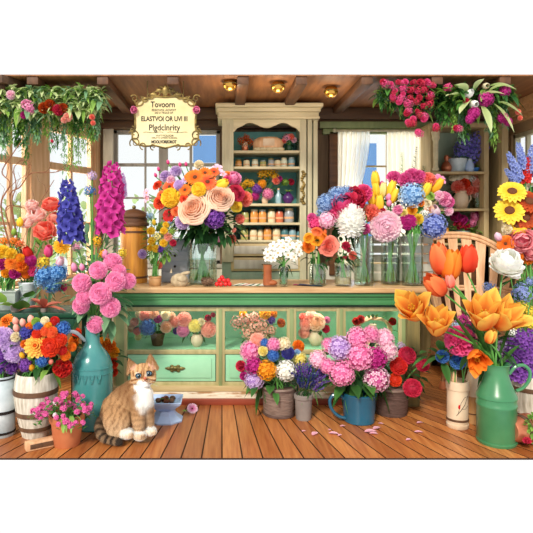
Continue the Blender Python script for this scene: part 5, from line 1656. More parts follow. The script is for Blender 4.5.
# wreath with candle behind the fourth pane
b = base(374, 4.62, ZS)
t = thing('twig_wreath', 'round straw wreath behind the fourth glass pane of the counter', 'wreath', b + Vector((0, 0, .125)))
mb = MB()
for k in range(9):
    ph = R.uniform(0, TAU)
    mb.tube([((.14 + .018 * math.sin(a * 5 + ph)) * math.cos(a), .015 * math.sin(a * 4 + ph), (.105 + .016 * math.cos(a * 6 + ph)) * math.sin(a)) for a in [TAU * i / 40 for i in range(41)]], .007, 5, cap=False)
mb.build('straw_ring', M['rattan'], t)
mb = MB()
for k in range(26):
    a = R.uniform(0, TAU)
    leaf_blade(mb, (.15 * math.cos(a), -.02, .11 * math.sin(a)), (math.cos(a), -.5, math.sin(a)), .06, .016)
mb.build('leaves', LEAF, t, smooth='all')
for x, z in [(-.16, .08), (.15, .08), (-.12, .1)]:
    o = bpy.data.objects.new('rose', bloom_mesh('rose', 'red')); COL.objects.link(o); o.parent = t; o.location = (x, -.03, z); o.scale = (.035,) * 3; o.rotation_euler = (1.3, 0, 0)
b = base(373, 4.60, ZS)
t = thing('candle', 'short cream candle in the straw wreath behind the glass', 'candle', b)
MB().lathe([(.0005, 0), (.04, 0), (.045, .01), (.03, .02), (.026, .03), (.03, .18), (.026, .182), (.0005, .178)], (0, 0, 0), 20).build('wax', M['creamcer'], t)
MB().tube([(0, 0, .176), (.002, 0, .195)], .002, 5).build('wick', M['dark'], t)

# ================================================================== hutch contents
YS = HF + .14
kS = YS / FPX
def shz(py): return hz(py)
t = thing('bread_basket', 'oval tan basket with white label on the hutch\'s top shelf', 'basket', Vector(((268 - VX) * kS, YS, shz(150.5))))
mb = MB().lathe([(.0005, 0), (.13, 0), (.15, .02), (.165, .09), (.16, .1), (.145, .13), (.10, .155), (.0005, .165)], (0, 0, 0), 30, .5, 1, .6)
mb.build('basket_body', M['rattan'], t)
MB().box((0, -.093, .095), (.12, .012, .075), .006).build('label_card', M['creamcer'], t)
mb = MB()
for i in range(5): mb.ball((-.12 + .06 * i, -.09, .022), (.045, .02, .02), .5, 10, 6)
mb.build('cloth_lining', M['creamx'], t)
def shelf_flowers(where, px, py, Rp, core, E, vname, vlab, prof, mat, stem='stem', leaf=None, Y=None):
    Yv = Y or YS
    b = Vector(((px - VX) * Yv / FPX, Yv, py))
    t = vessel(vname, vlab, 'vase', b, prof, mat, None, 20)
    h = prof[-1][1]
    bouquet(where, core, Rp, b + Vector((0, 0, h)), .015, b + Vector((0, 0, .012)), .015, E, depth=.4, sr=.003, stem=stem)
    if leaf: foliage(leaf, (core[0], core[1] + 2, core[2] + .02), Rp * .9, Rp * .6, 26, .07, .016, LEAFD, Rp * .4)
SMALL = [(.025, 0), (.03, .006), (.036, .04), (.03, .065), (.032, .07)]
PY = YS + .02
E = [('statice', 'rust', x, y, r) for x, y, r in [(241, 141, 5), (246, 138, 5), (250, 142, 5)]] + [('statice', 'pe', 245, 145, 4)]
shelf_flowers('on the hutch\'s top shelf', 245, shz(150.5), 8, (246, 141, PY), E, 'vase', 'tiny copper vase of dried flowers on the hutch\'s top shelf', SMALL, M['copper'], 'twig')
E = [('statice', 'pink', 287, 138, 5), ('carnation', 'cor', 291, 137, 3.5), ('carnation', 'lpink', 294, 140, 3), ('carnation', 'cor', 284, 141, 2.6)]
shelf_flowers('at the right of the hutch\'s top shelf', 289, shz(150.5), 9, (289, 139, PY), E, 'vase', 'tiny dark green vase of pink flowers on the hutch\'s top shelf', SMALL, M['greeng'], 'stem', 'green leaves around the pink flowers on the hutch\'s top shelf')
def storage_jar(px, zb, h, r, body, lid, label, group, Y=YS - .04):
    b = Vector(((px - VX) * Y / FPX, Y, zb))
    t = thing('storage_jar', label, 'jar', b, group)
    MB().lathe([(.0005, 0), (r - .006, 0), (r, .008), (r, h * .72), (r * .8, h * .82), (r * .8, h * .84), (.0005, h * .84)], (0, 0, 0), 20).build('jar_body', body, t)
    MB().lathe([(.0005, h * .84), (r * .86, h * .84), (r * .88, h * .86), (r * .88, h * .97), (r * .8, h), (.0005, h)], (0, 0, 0), 20).build('lid', lid, t)
    MB().lathe([(r + .0008, h * .26), (r + .0012, h * .27), (r + .0012, h * .40), (r + .0008, h * .41)], (0, 0, 0), 20).build('paper_label', M['rattan'], t)
JC = {k: plain('jar_' + k, c, .25, spec=.6, c2=c2) for k, c, c2 in [('amber', 'b8762f', 'd09a4f'), ('cream', 'd9cba0', 'e8dec0'), ('green', '9a9a58', 'b4b470'), ('pale', 'cfd6c0', 'e0e6d2'), ('blue', '7fa3b0', '9cbcc6'), ('grey', '8a9095', 'a4aab0'), ('teal', '3f6f78', '5a8a90'), ('orange', 'd98a3a', 'e8a85a'), ('dark', '5d5a4a', '7a7660'), ('red', 'c2583a', 'd87a55')]}
lids = [M['bronze'], M['dark'], M['creamx'], M['zinc']]
row = [(238.5, 'amber', 8), (246.5, 'cream', 8.5), (255, 'pale', 8), (263, 'green', 7), (271, 'grey', 9), (277.5, 'cream', 8.5), (284, 'pale', 9.5), (291.5, 'blue', 10)]
AD = {'amber': 'amber', 'cream': 'cream', 'pale': 'pale', 'green': 'olive green', 'grey': 'grey', 'blue': 'pale blue', 'teal': 'dark teal', 'orange': 'orange', 'dark': 'dark olive', 'red': 'red and cream'}
for i, (px, c, h) in enumerate(row): storage_jar(px, shz(166.5), h * kS, .034, JC[c], lids[i % 4], f'{AD[c]} jar, {place(i, 8)} of the eight on the hutch\'s upper jar shelf', 'jars on the hutch\'s upper jar shelf')
row = [(245, 'green', 12), (254.2, 'orange', 13), (262.5, 'orange', 13), (271.5, 'cream', 13.5), (279.5, 'red', 13), (289, 'grey', 14)]
for i, (px, c, h) in enumerate(row): storage_jar(px, shz(222.5), h * kS, .041 if i < 5 else .05, JC[c], lids[(i + 1) % 4], f'{AD[c]} jar, {place(i, 6)} of the six on the hutch\'s middle jar shelf', 'jars on the hutch\'s middle jar shelf')
row = [(244.5, 'green', 12), (253.5, 'cream', 12), (260.3, 'cream', 10), (267.5, 'orange', 13), (276.5, 'cream', 13), (284.8, 'teal', 12.5), (292.5, 'blue', 12), (298.6, 'teal', 10)]
for i, (px, c, h) in enumerate(row): storage_jar(px, shz(240), h * kS, (.04, .04, .028, .042, .042, .038, .038, .022)[i], JC[c], lids[1 if i != 2 else 2], f'{AD[c]} jar, {place(i, 8)} of the eight on the hutch\'s lowest shelf', 'jars on the hutch\'s lowest shelf')
# flowers on the hutch's third shelf
E = [('statice', 'gold', x, y, r) for x, y, r in [(262, 174, 6), (269, 172, 7), (275, 176, 5.5), (247, 183, 6), (243, 186, 5), (252, 184, 5)]]
E += [('hydrangea', 'pur', 257, 189, 6), ('hydrangea', 'pink', 268, 194, 6), ('hydrangea', 'mag', 255, 196, 5), ('carnation', 'cor', 276, 181, 4), ('carnation', 'mag', 279, 179, 3.5), ('statice', 'grn', 285, 182, 5), ('carnation', 'crim', 291, 182, 3.5), ('carnation', 'grn', 249, 193, 4.5), ('hydrangea', 'amb', 262, 184, 5)]
shelf_flowers('on the hutch\'s flower shelf', 265, shz(203.5), 22, (266, 186, PY + .02), E, 'vase', 'low cream vase of mixed flowers on the hutch\'s flower shelf', SMALL, M['creamcer'], 'stem', 'dark leaves between the flowers on the hutch\'s flower shelf')
b = Vector(((278 - VX) * kS, YS - .05, shz(203.5)))
t = thing('glass_bottle', 'turquoise bottle on the hutch\'s flower shelf', 'bottle', b)
MB().lathe([(.0005, 0), (.028, 0), (.032, .01), (.032, .09), (.014, .115), (.014, .14), (.017, .145), (.0005, .145)], (0, 0, 0), 20).build('bottle_body', JC['blue'], t)
MB().lathe([(.0005, .145), (.012, .145), (.012, .16), (.0005, .162)], (0, 0, 0), 12).build('cork', M['rattan'], t)
b = Vector(((287.5 - VX) * kS, YS - .06, shz(203.5)))
t = thing('aubergine_vase', 'round aubergine coloured vase on the hutch\'s flower shelf', 'vase', b)
MB().lathe([(.0005, 0), (.03, 0), (.058, .04), (.06, .065), (.04, .095), (.018, .11), (.024, .125), (.018, .125), (.0005, .11)], (0, 0, 0), 24).build('body', plain('aubergine', '3a1d52', .3, c2='52296e'), t)
mb = MB()
for k in range(7): leaf_blade(mb, (0, 0, .115), (math.cos(k), math.sin(k) - .4, .9), .07, .014)
mb.build('leaves', LEAFL, t, smooth='all')

# ================================================================== right shelf unit contents
YR = SF + .13
kR = YR / FPX
def rz(py): return sz(py)
def rb(px, py, dy=0): return Vector(((px - VX) * (YR + dy) / FPX, YR + dy, rz(py)))
t = thing('copper_jug', 'copper gourd shaped jug on the top shelf of the shelf unit', 'jug', rb(446.5, 171.5))
MB().lathe([(.0005, 0), (.03, 0), (.052, .03), (.054, .06), (.036, .1), (.018, .12), (.026, .15), (.024, .175), (.012, .185), (.0005, .185)], (0, 0, 0), 24).build('body', M['copper'], t)
handle(t, [(.022, 0, .16), (.05, 0, .15), (.06, 0, .11), (.048, 0, .08)], .007, M['copper'])
b = rb(457.5, 171.5)
t = vessel('planter', 'white ribbed pot of purple blue lavender on the shelf unit', 'pot', b, [(.065, 0), (.075, .008), (.09, .10), (.096, .14), (.088, .146)], M['whitetin'])
E = [('statice', 'bvio', x, y, r * 1.15) for x, y, r in [(462, 147, 8), (470, 143, 9), (478, 140, 9), (468, 152, 8), (476, 150, 9), (483, 146, 7), (459, 154, 6), (482, 153, 6), (473, 157, 7)]]
bouquet('in the shelf unit\'s white ribbed pot', (470, 149, YR + .06), 18, b + Vector((0, 0, .14)), .04, b + Vector((0, 0, .02)), .04, E, depth=.3, sr=.003)
t = thing('ginger_jar', 'white and blue ceramic jar on the top shelf of the shelf unit', 'jar', rb(469.8, 171.5, -.06))
MB().lathe([(.0005, 0), (.03, 0), (.045, .03), (.04, .08), (.024, .11), (.026, .12), (.0005, .125)], (0, 0, 0), 22).build('body', M['bluecer'], t)
MB().ball((0, 0, .13), (.02, .02, .014)).build('lid', M['whitetin'], t)
t = thing('blue_bowl', 'small bright blue bowl on the top shelf of the shelf unit', 'bowl', rb(476, 171.5, -.08))
MB().lathe([(.0005, 0), (.015, 0), (.032, .03), (.034, .045), (.03, .045), (.0005, .015)], (0, 0, 0), 20).build('body', plain('bright_blue_glaze', '2463a8', .3), t)
MB().lathe([(.016, .001), (.02, .003), (.018, .008)], (0, 0, 0), 20).build('foot', M['whitetin'], t)
t = thing('moss_ball', 'yellow green moss ball on the top shelf of the shelf unit', 'moss ball', rb(481.5, 171.5, .02) + Vector((0, 0, .058)))
o = bpy.data.objects.new('moss', bloom_mesh('hydrangea', 'grn')); COL.objects.link(o); o.parent = t; o.scale = (.062, .055, .058)
MB().lathe([(.02, -.058), (.03, -.057), (.028, -.045)], (0, 0, 0), 16).build('stand', M['hoop'], t)

b = rb(461, 208.5)
t = vessel('jug', 'white ceramic jug of coral flowers on the shelf unit\'s middle shelf', 'jug', b, [(.045, 0), (.06, .01), (.078, .07), (.072, .13), (.05, .17), (.058, .185)], M['creamcer'])
handle(t, [(.05, 0, .16), (.095, 0, .15), (.1, 0, .1), (.07, 0, .06)], .008, M['creamcer'])
E = [('carnation', 'cor', 458, 187, 6.5), ('carnation', 'scar', 464, 184, 6), ('carnation', 'cor', 468, 190, 5.5), ('carnation', 'sal', 461, 193, 5), ('rose', 'cr', 453, 178, 4), ('rose', 'cr', 466, 176, 4.5), ('rose', 'cr', 459, 177, 4), ('statice', 'wh', 472, 179, 4.5)]
bouquet('in the white jug on the shelf unit', (462, 186, YR + .04), 14, b + Vector((0, 0, .18)), .03, b + Vector((0, 0, .02)), .04, E, depth=.3, sr=.003)
foliage('dark leaves between the coral flowers on the shelf unit', (461, 188, YR + .06), 14, 10, 40, .07, .018, LEAFD, 6)
b = rb(477, 208.5)
t = jar_glass('glass_vase', 'clear glass vase of salmon flowers on the shelf unit', 'vase', b, .04, .17, None, .5)
E = [('carnation', 'sal', 477, 183, 5), ('carnation', 'sal', 479, 189, 4.5), ('carnation', 'cor', 474, 190, 4), ('carnation', 'sal', 477, 176, 4), ('carnation', 'sal', 476, 195, 3.5)]
bouquet('in the glass vase on the shelf unit', (477, 187, YR + .03), 10, b + Vector((0, 0, .165)), .02, b + Vector((0, 0, .02)), .025, E, depth=.3, sr=.003)
b = rb(463, 243)
t = vessel('flower_pot', 'grey pot of magenta cyclamen on the shelf unit\'s lowest shelf', 'pot', b, [(.05, 0), (.055, .006), (.068, .1), (.074, .105), (.072, .12)], M['zinc'])
E = [('gladiolus', 'mag', 456, 217, 5), ('gladiolus', 'mag', 462, 220, 5), ('gladiolus', 'crim', 459, 224, 4.5), ('gladiolus', 'pink', 474, 217, 4.5), ('gladiolus', 'mag', 478, 215, 4), ('gladiolus', 'pink', 472, 223, 4), ('gladiolus', 'crim', 466, 226, 3.6)]
bouquet('in the grey pot on the lowest shelf', (466, 222, YR + .03), 14, b + Vector((0, 0, .115)), .03, b + Vector((0, 0, .02)), .03, E, depth=.3, sr=.003)
foliage('long green leaves under the cyclamen on the shelf unit', (464, 230, YR), 18, 6, 40, .1, .02, LEAFL, 8)
t = thing('amber_bottle', 'dark amber bottle beside the cyclamen pot', 'bottle', rb(447, 243, -.03))
MB().lathe([(.0005, 0), (.034, 0), (.04, .01), (.04, .09), (.018, .12), (.018, .15), (.022, .155), (.0005, .156)], (0, 0, 0), 20).build('bottle_body', M['amber'], t)
MB().lathe([(.0402, .03), (.0408, .032), (.0408, .075), (.0402, .077)], (0, 0, 0), 20).build('paper_label', M['dark'], t)

# ================================================================== hanging sign
YG = 4.72
kG = YG / FPX
def gx(px): return (px - 165.5) * kG
def gz(py): return -(py - 118) * kG
sgn = thing('hanging_sign', 'ornate cream shop sign with bronze scrollwork hanging from the ceiling', 'sign', P(165.5, 118, YG))
half = [(0, 97.5), (10, 97), (18, 98.5), (24, 100), (28, 103), (29, 108), (31, 112), (30, 120), (30, 128), (33, 133), (33, 140), (28, 145), (20, 146.5), (10, 146), (4, 147.5), (0, 148.5)]
poly = [(gx(165.5 + x), gz(y)) for x, y in half] + [(gx(165.5 - x), gz(y)) for x, y in half[::-1][1:-1]]
MB().prism(poly, -.012, .012).build('board', plain('parchment_board', 'd2bd84', .6, c2='ecdcac', nscale=2), sgn, smooth=False)
mb = MB()
loop = [Vector((x, -.014, z)) for x, z in poly] + [Vector((poly[0][0], -.014, poly[0][1]))]
mb.tube(loop, .0085, 6, cap=False)
def scroll(cx_, cz_, r, a0, turns, sgnx, rad=.006):
    pts = []
    for i in range(22):
        f = i / 21
        a = a0 + sgnx * f * turns * TAU
        q = r * (1 - .8 * f)
        pts.append(Vector((cx_ + q * math.cos(a), -.018, cz_ + q * math.sin(a))))
    mb.tube(pts, [rad * (1 - .4 * i / 21) for i in range(22)], 6)
for s in (-1, 1):
    for (dx, y, r, a0, tn) in [(27, 102, .05, 2.0, 1.2), (31, 99, .035, .5, 1.2), (21, 99, .035, 2.8, 1.1), (15, 96, .04, 2.2, 1.2), (9, 93.5, .04, 1.6, 1.1), (4.5, 91, .035, 1.2, 1.2), (31, 136, .05, .5, 1.2), (30, 143, .05, -.6, 1.3), (22, 146, .035, -1.5, 1.1), (33, 130, .03, 1.5, 1.1), (12, 147, .03, -1.6, 1.1)]:
        scroll(s * dx * kG, gz(y), r, a0 if s > 0 else PI - a0, tn, s)
    for (dx, y, l, w) in [(12, 95, .07, .018), (6, 91, .06, .018), (20, 99, .05, .014)]:
        mb.ball((s * dx * kG, -.016, gz(y)), (l * .5, .01, w), .5, 10, 6)
mb.ball((0, -.018, gz(91.5)), (.03, .012, .045), .5, 14, 8).ball((0, -.018, gz(87.5)), (.016, .01, .02))
mb.build('scrollwork', M['goldleaf'], sgn)
for s in (-1, 1):
    o = bpy.data.objects.new('rosette', bloom_mesh('peony', 'pink')); COL.objects.link(o); o.parent = sgn
    o.location = (s * 31 * kG, -.03, gz(110.5)); o.scale = (.033, .033, .05); o.rotation_euler = (PI / 2, 0, 0)
def text(s, px, py, h, w, name='lettering', ol=0, sh=0):
    cu = bpy.data.curves.new(name, 'FONT')
    cu.body = s
    cu.align_x = 'CENTER'; cu.align_y = 'CENTER'
    cu.size = h * kG * 1.35
    cu.extrude = .0012
    cu.offset = ol
    cu.shear = sh
    tmp = bpy.data.objects.new('tmp', cu); COL.objects.link(tmp)
    dg = bpy.context.evaluated_depsgraph_get()
    me = bpy.data.meshes.new_from_object(tmp.evaluated_get(dg))
    COL.objects.unlink(tmp); bpy.data.objects.remove(tmp)
    xs = [v.co.x for v in me.vertices]
    k = w * kG / max(1e-6, max(xs) - min(xs))
    for v in me.vertices: v.co.x *= k
    me.materials.clear(); me.materials.append(M['ink'])
    o = bpy.data.objects.new(name, me); COL.objects.link(o)
    o.parent = sgn
    o.location = (gx(px), -.0135, gz(py)); o.rotation_euler = (PI / 2, 0, 0)
text('Tovoorn', 163, 105, 6, 24, ol=.001)
text('EDROVOL AOVOIT', 164, 110.5, 2.2, 24)
text('DE O TROLE OF', 164, 113.2, 1.8, 18)
text('ELASTVOI OR UVI III', 164.5, 119.3, 5, 46, ol=.0012)
text('Plgdclnrity', 164.5, 128, 6.2, 31, ol=.0008)
text('WITYOLIOR', 165, 136, 2.0, 18)
text('VERLIT O UVNOR OUDNOL', 164.5, 138.2, 1.5, 26)
text('MOOLVOREOROT', 164, 142.2, 3.0, 25, ol=.0016)
mb = MB()
for s in (-1, 1):
    pts = []
    for i in range(24):
        f = i / 23
        pts.append(Vector((s * (2 + 20 * f) * kG, -.0145, gz(132.6) + .004 * math.sin(f * 9) * (1 - f * .3))))
    mb.tube(pts, .0016, 4)
mb.build('flourish', M['ink'], sgn)
mb = MB()
for s in (-1, 1):
    mb.tube([(s * 18 * kG, 0, gz(98)), (s * 18 * kG, 0, HC - .012 - sgn.location.z)], .0035, 6)
mb.build('hanging_chain', M['bronze'], sgn)

# ================================================================== hanging garlands
def garland(label, px0, px1, pyc, Y, hh, n, leafmats, vines, blooms, seed, big=()):
    R.seed(seed)
    g = thing('hanging_garland', label, 'garland', P((px0 + px1) / 2, pyc, Y))
    o = g.location
    k = Y / FPX
    for mi, m in enumerate(leafmats):
        mb = MB()
        for i in range(n // len(leafmats)):
            x = R.uniform(px0, px1); f = (x - px0) / (px1 - px0)
            hgt = hh * (.45 + .55 * math.sin(PI * min(1, max(0, .12 + .8 * f))))
            y = pyc + R.uniform(-1, .9) * hgt
            p = P(x, y, Y + R.uniform(-.16, .2)) - o
            p.z = min(p.z, HC - .10 - o.z)
            leaf_blade(mb, p, (R.uniform(-1, 1), R.uniform(-1, .5), R.uniform(-.6, .8)), R.uniform(.07, .13), R.uniform(.012, .03), 0, 1, .5)
        mb.build('foliage', m, g, smooth='all')['kind'] = 'stuff'
    for (x, y0_, y1_, dx, m, w) in vines:
        mb = MB()
        a, c = P(x, y0_, Y) - o, P(x + dx, y1_, Y - .05) - o
        pts = bez(a, Vector((a.x + (c.x - a.x) * .9, a.y - .05, a.z * .6 + c.z * .4)), c, 14)
        mb.tube(pts, .0025, 4)
        mb.cm = 1
        for i in range(1, 15):
            for q in range(8):
                leaf_blade(mb, pts[i] + Vector((R.uniform(-.02, .02), R.uniform(-.02, .02), R.uniform(-.03, .03))), (R.uniform(-1, 1), R.uniform(-1, .5), R.uniform(-1.4, .2)), w * R.uniform(.7, 1.2), w * .22, 0, 1, .3, 4)
        mb.build('trailing_vine', [M['stem'], m], g, smooth='all')
    for kind, co, x, y, r in blooms:
        ob = bpy.data.objects.new('bloom', bloom_mesh(kind, co)); COL.objects.link(ob); ob.parent = g
        ob.location = P(x, max(y, 78.5 + r), Y - .17) - o; s = r * (Y - .17) / FPX; ob.scale = (s, s, s)
        ob.rotation_mode = 'QUATERNION'; ob.rotation_quaternion = Vector((R.uniform(-.4, .4), -1, R.uniform(-.4, .5))).to_track_quat('Z', 'Y')
    for (x, y, dx, dz, ln) in big:
        mb = MB()
        leaf_blade(mb, P(x, y, Y - .16) - o, (dx, -.5, dz), ln, ln * .26, 0, 1, .35, 7)
        mb.build('broad_leaf', LEAFP, g, smooth='all')
    mb = MB()
    for s in (.25, .75):
        x = px0 + (px1 - px0) * s
        p = P(x, pyc, Y) - o
        mb.tube([p, Vector((p.x, p.y, HC - .003 - o.z))], .004, 5)
    mb.build('hanging_cord', M['twig'], g)
    return g
vin = [(8, 105, 150, -4, LEAFS, .05), (16, 105, 142, 2, LEAF, .06), (22, 110, 158, 4, LEAF, .05), (34, 110, 135, 2, LEAFS, .06), (3, 100, 140, -2, LEAFS, .05), (50, 110, 148, 2, LEAFS, .035), (56, 112, 146, 1, LEAF, .035)]
vin += [(66 + i * 3.6, 104 + (i % 3) * 4, [168, 176, 160, 150, 164, 148, 152, 138, 142, 132][i], (i % 4) - 2, LEAFL if i % 3 else LEAFS, .03) for i in range(10)]
bl = [('statice', 'pink', 28, 107, 8), ('carnation', 'pink', 26, 104, 5), ('carnation', 'pink', 30, 110, 5), ('carnation', 'mag', 24, 115, 4), ('carnation', 'lpink', 11, 95, 5), ('carnation', 'rust', 44, 108, 6), ('carnation', 'rust', 50, 105, 6), ('carnation', 'crim', 58, 110, 6), ('carnation', 'rust', 63, 108, 5), ('carnation', 'sal', 68, 117, 5), ('carnation', 'sal', 64, 120, 3.5), ('carnation', 'cor', 92, 117, 3.2), ('carnation', 'cor', 93, 123, 2.8), ('flower_bud', 'crim', 52, 141, 2.5)]
for i in range(26):
    x = R.uniform(-4, 98)
    vin.append((x, R.uniform(98, 108), R.uniform(118, 140 if 30 < x < 62 else 152), R.uniform(-3, 3), [LEAFL, LEAFS, LEAF][i % 3], .04))
garland('hanging garland of pale greenery with trailing vines over the left windows', -8, 102, 99, 4.78, 18, 2000, [LEAFP, LEAFL, LEAFP, LEAFS, LEAFP], vin, bl, 11)
vin = [(385, 80, 100, -6, LEAFD, .03), (400, 84, 118, 3, LEAFD, .03), (410, 84, 126, 0, LEAFD, .03), (436, 90, 122, 2, LEAFD, .04), (445, 95, 122, 1, LEAF, .045), (452, 104, 128, 2, LEAFL, .04), (460, 105, 138, 1, LEAFS, .05), (463, 100, 134, 2, LEAF, .05), (487, 96, 134, 3, LEAFS, .045), (492, 100, 144, 2, LEAFL, .05), (502, 95, 124, 3, LEAFS, .04)]
R.seed(5)
bl = []
for x, y in [(383, 81), (391, 84), (398, 82), (405, 80), (412, 83), (420, 79), (427, 82), (434, 86), (395, 91), (403, 94), (410, 90), (417, 92), (425, 89), (399, 102), (406, 104), (412, 100), (419, 98), (428, 97), (393, 97), (407, 113), (413, 119), (423, 106), (417, 111), (431, 102), (418, 132), (436, 126), (424, 119), (408, 122), (446, 88), (456, 128), (403, 87), (430, 93)]:
    bl.append(('carnation', 'hot' if R.random() < .4 else 'crim', x, y, R.uniform(2.2, 3.8)))
    bl.append(('statice', 'crim' if R.random() < .6 else 'hot', x + R.uniform(-3, 3), y + R.uniform(-3, 4), R.uniform(3.5, 5.5)))
bl += [('hydrangea', 'mag', 486, 99, 8), ('hydrangea', 'mag', 474, 113, 6.5), ('hydrangea', 'mag', 470, 119, 5), ('hydrangea', 'mag', 505, 91, 6), ('hydrangea', 'mag', 503, 118, 5.5), ('hydrangea', 'mag', 508, 122, 4.5), ('tulip', 'wh', 469, 94, 6), ('tulip', 'wh', 474, 104, 6), ('tulip', 'cr', 486, 86, 5), ('carnation', 'cor', 518, 112, 3), ('carnation', 'cor', 520, 118, 2.6), ('carnation', 'crim', 466, 101, 3.5)]
garland('hanging garland of crimson blossoms and green leaves over the shelf unit', 378, 512, 94, 4.76, 16, 900, [LEAFD, LEAF, LEAFL, LEAFD], vin, bl, 12, [(466, 92, -.6, .5, .2), (474, 90, .3, .8, .16), (480, 96, .8, .3, .2), (488, 92, .8, .6, .18), (494, 104, .5, -.8, .24), (498, 102, 1, -.4, .2), (470, 100, -.7, -.4, .18), (482, 106, .2, -1, .2), (458, 96, -.8, .2, .17), (490, 86, 1, .1, .2)])

# shrubs seen through the left windows
for i, (px, py, Y, r) in enumerate([(18, 232, 6.6, 34), (72, 228, 8.2, 36), (150, 235, 9.6, 38)]):
    b = base(px, Y)
    t = thing('garden_shrub', ['yellow green shrub outside the leftmost window', 'pale green shrub outside behind the delphiniums', 'pale green shrub outside the back window'][i], 'shrub', b, 'shrubs outside the windows')
    mb = MB(); c = P(px, py, Y) - b; rad_ = r * Y / FPX
    for d in fib(150):
        q = R.uniform(.4, 1)
        leaf_blade(mb, c + Vector((d.x * rad_ * q, d.y * rad_ * .7 * q, d.z * rad_ * q)), d + Vector((R.uniform(-.6, .6), R.uniform(-.6, .6), .3)), .2, .06)
    mb.build('crown', petal_mat('a3c07e', 'd8e8b8', 'pale_leaf', .4), t, smooth='all')
    MB().tube([(0, 0, 0), (.03, 0, c.z * .5), (c.x, c.y, c.z)], [.05, .04, .02], 8).build('trunk', M['twig'], t)
struct(MB().bx(-9, 9, YB + .15, 14, -.06, -.03, 0).build('ground', plain('garden_ground', 'c8c8a8', .9)))
# ================================================================== kitten
YK = 3.70
kb = base(124, YK)
def K(px, py, dy=0.): return P(px, py, YK + dy) - kb
kk = YK / FPX
def capsule(bm, a, b, ra, rb):
    n = max(2, int((b - a).length / (min(ra, rb) * .35)) + 1)
    for i in range(n + 1):
        f = i / n
        bmesh.ops.create_icosphere(bm, subdivisions=2, radius=ra + (rb - ra) * f, matrix=Matrix.Translation(a.lerp(b, f)))
def ellip(bm, c, r, rot=None):
    m = Matrix.Translation(c) @ (rot.to_matrix().to_4x4() if rot else Matrix.Identity(4)) @ Matrix.Diagonal((r[0], r[1], r[2], 1))
    bmesh.ops.create_icosphere(bm, subdivisions=3, radius=1, matrix=m)
bm = bmesh.new()
p = kk
HEAD = K(143.5, 375.2, -.03)
# trunk
capsule(bm, K(119, 416, .02), K(124, 402, .02), 16 * p, 15.5 * p)
capsule(bm, K(124, 402, .02), K(133, 392, .0), 15.5 * p, 12 * p)
capsule(bm, K(133, 392, 0), K(141, 385, -.01), 12 * p, 9.5 * p)
capsule(bm, K(113, 419, .04), K(118, 409, .03), 14 * p, 16.5 * p)
ellip(bm, K(144, 396, -.045), (8.5 * p, 8 * p, 13 * p))
# haunch and hind leg
ellip(bm, K(117, 419, -.075), (13 * p, 8 * p, 14.5 * p))
capsule(bm, K(113, 431, -.09), K(125, 433.5, -.10), 5.5 * p, 4.5 * p)
ellip(bm, K(127.5, 433, -.115), (6.2 * p, 6 * p, 4.2 * p))
# front legs
capsule(bm, K(138, 398, -.06), K(138.5, 416, -.085), 7.2 * p, 5.8 * p)
capsule(bm, K(138.5, 416, -.085), K(139.8, 432, -.10), 5.6 * p, 4.6 * p)
ellip(bm, K(139.8, 434.6, -.115), (5.9 * p, 6.5 * p, 4.0 * p))
capsule(bm, K(147.5, 402, -.035), K(148.5, 416, -.045), 6 * p, 5 * p)
capsule(bm, K(148.5, 416, -.045), K(149.5, 428, -.05), 4.9 * p, 4.2 * p)
ellip(bm, K(150.2, 430.3, -.065), (5.6 * p, 6 * p, 3.8 * p))
for (x, y, dy) in [(139.8, 436, -.155), (150.2, 431.4, -.10), (127.8, 434.5, -.152)]:
    for s in (-3.6, -1.2, 1.2, 3.6): ellip(bm, K(x + s, y, dy + abs(s) * .002), (1.7 * p, 2.2 * p, 2.0 * p))
# tail
tail = [K(106, 424, .06), K(101, 420, .0), K(98.8, 426, -.05), K(100, 433, -.10), K(105, 438.5, -.13), K(112, 441, -.15), K(119, 442, -.17)]
for a, c in zip(tail, tail[1:]): capsule(bm, a, c, 3.7 * p, 3.5 * p)
# head
ellip(bm, HEAD + Vector((0, 0, .3 * p)), (12.3 * p, 10.5 * p, 11.4 * p))
for s in (-1, 1): ellip(bm, K(143.5 + s * 6, 378.6 - s * .6, -.06), (6.4 * p, 5.6 * p, 5.6 * p))
ellip(bm, K(144.8, 380.2, -.093), (4.6 * p, 4.8 * p, 3.8 * p))
ellip(bm, K(144.9, 383.6, -.085), (4 * p, 4 * p, 3 * p))
ellip(bm, K(144.6, 375.0, -.088), (2.7 * p, 4.2 * p, 5 * p))
# ears
def ear(bx, by, tx, ty, w):
    b0, tip = K(bx, by, -.035), K(tx, ty, -.03)
    for i in range(9):
        f = i / 8
        c = b0.lerp(tip, f)
        ww = w * (1 - f) ** .8 * p + .5 * p
        d = (tip - b0).normalized()
        q = Vector((0, 0, 1)).rotation_difference(d)
        ellip(bm, c, (ww, 2.7 * p * (1 - f * .45), 2.0 * p), q)
ear(133.8, 370.5, 129.2, 360.0, 6.8)
ear(151.2, 368, 150.4, 355.2, 7.2)
me0 = bpy.data.meshes.new('kitten_raw'); bm.to_mesh(me0); bm.free()
tmp = bpy.data.objects.new('kitten_raw', me0); COL.objects.link(tmp)
rm = tmp.modifiers.new('r', 'REMESH'); rm.mode = 'VOXEL'; rm.voxel_size = .0042
sm_ = tmp.modifiers.new('s', 'SMOOTH'); sm_.iterations = 4; sm_.factor = .5
dg = bpy.context.evaluated_depsgraph_get()
me = bpy.data.meshes.new_from_object(tmp.evaluated_get(dg))
COL.objects.unlink(tmp); bpy.data.objects.remove(tmp)
for v in me.vertices:
    if v.co.z < .001: v.co.z = .001
me.name = 'kitten'

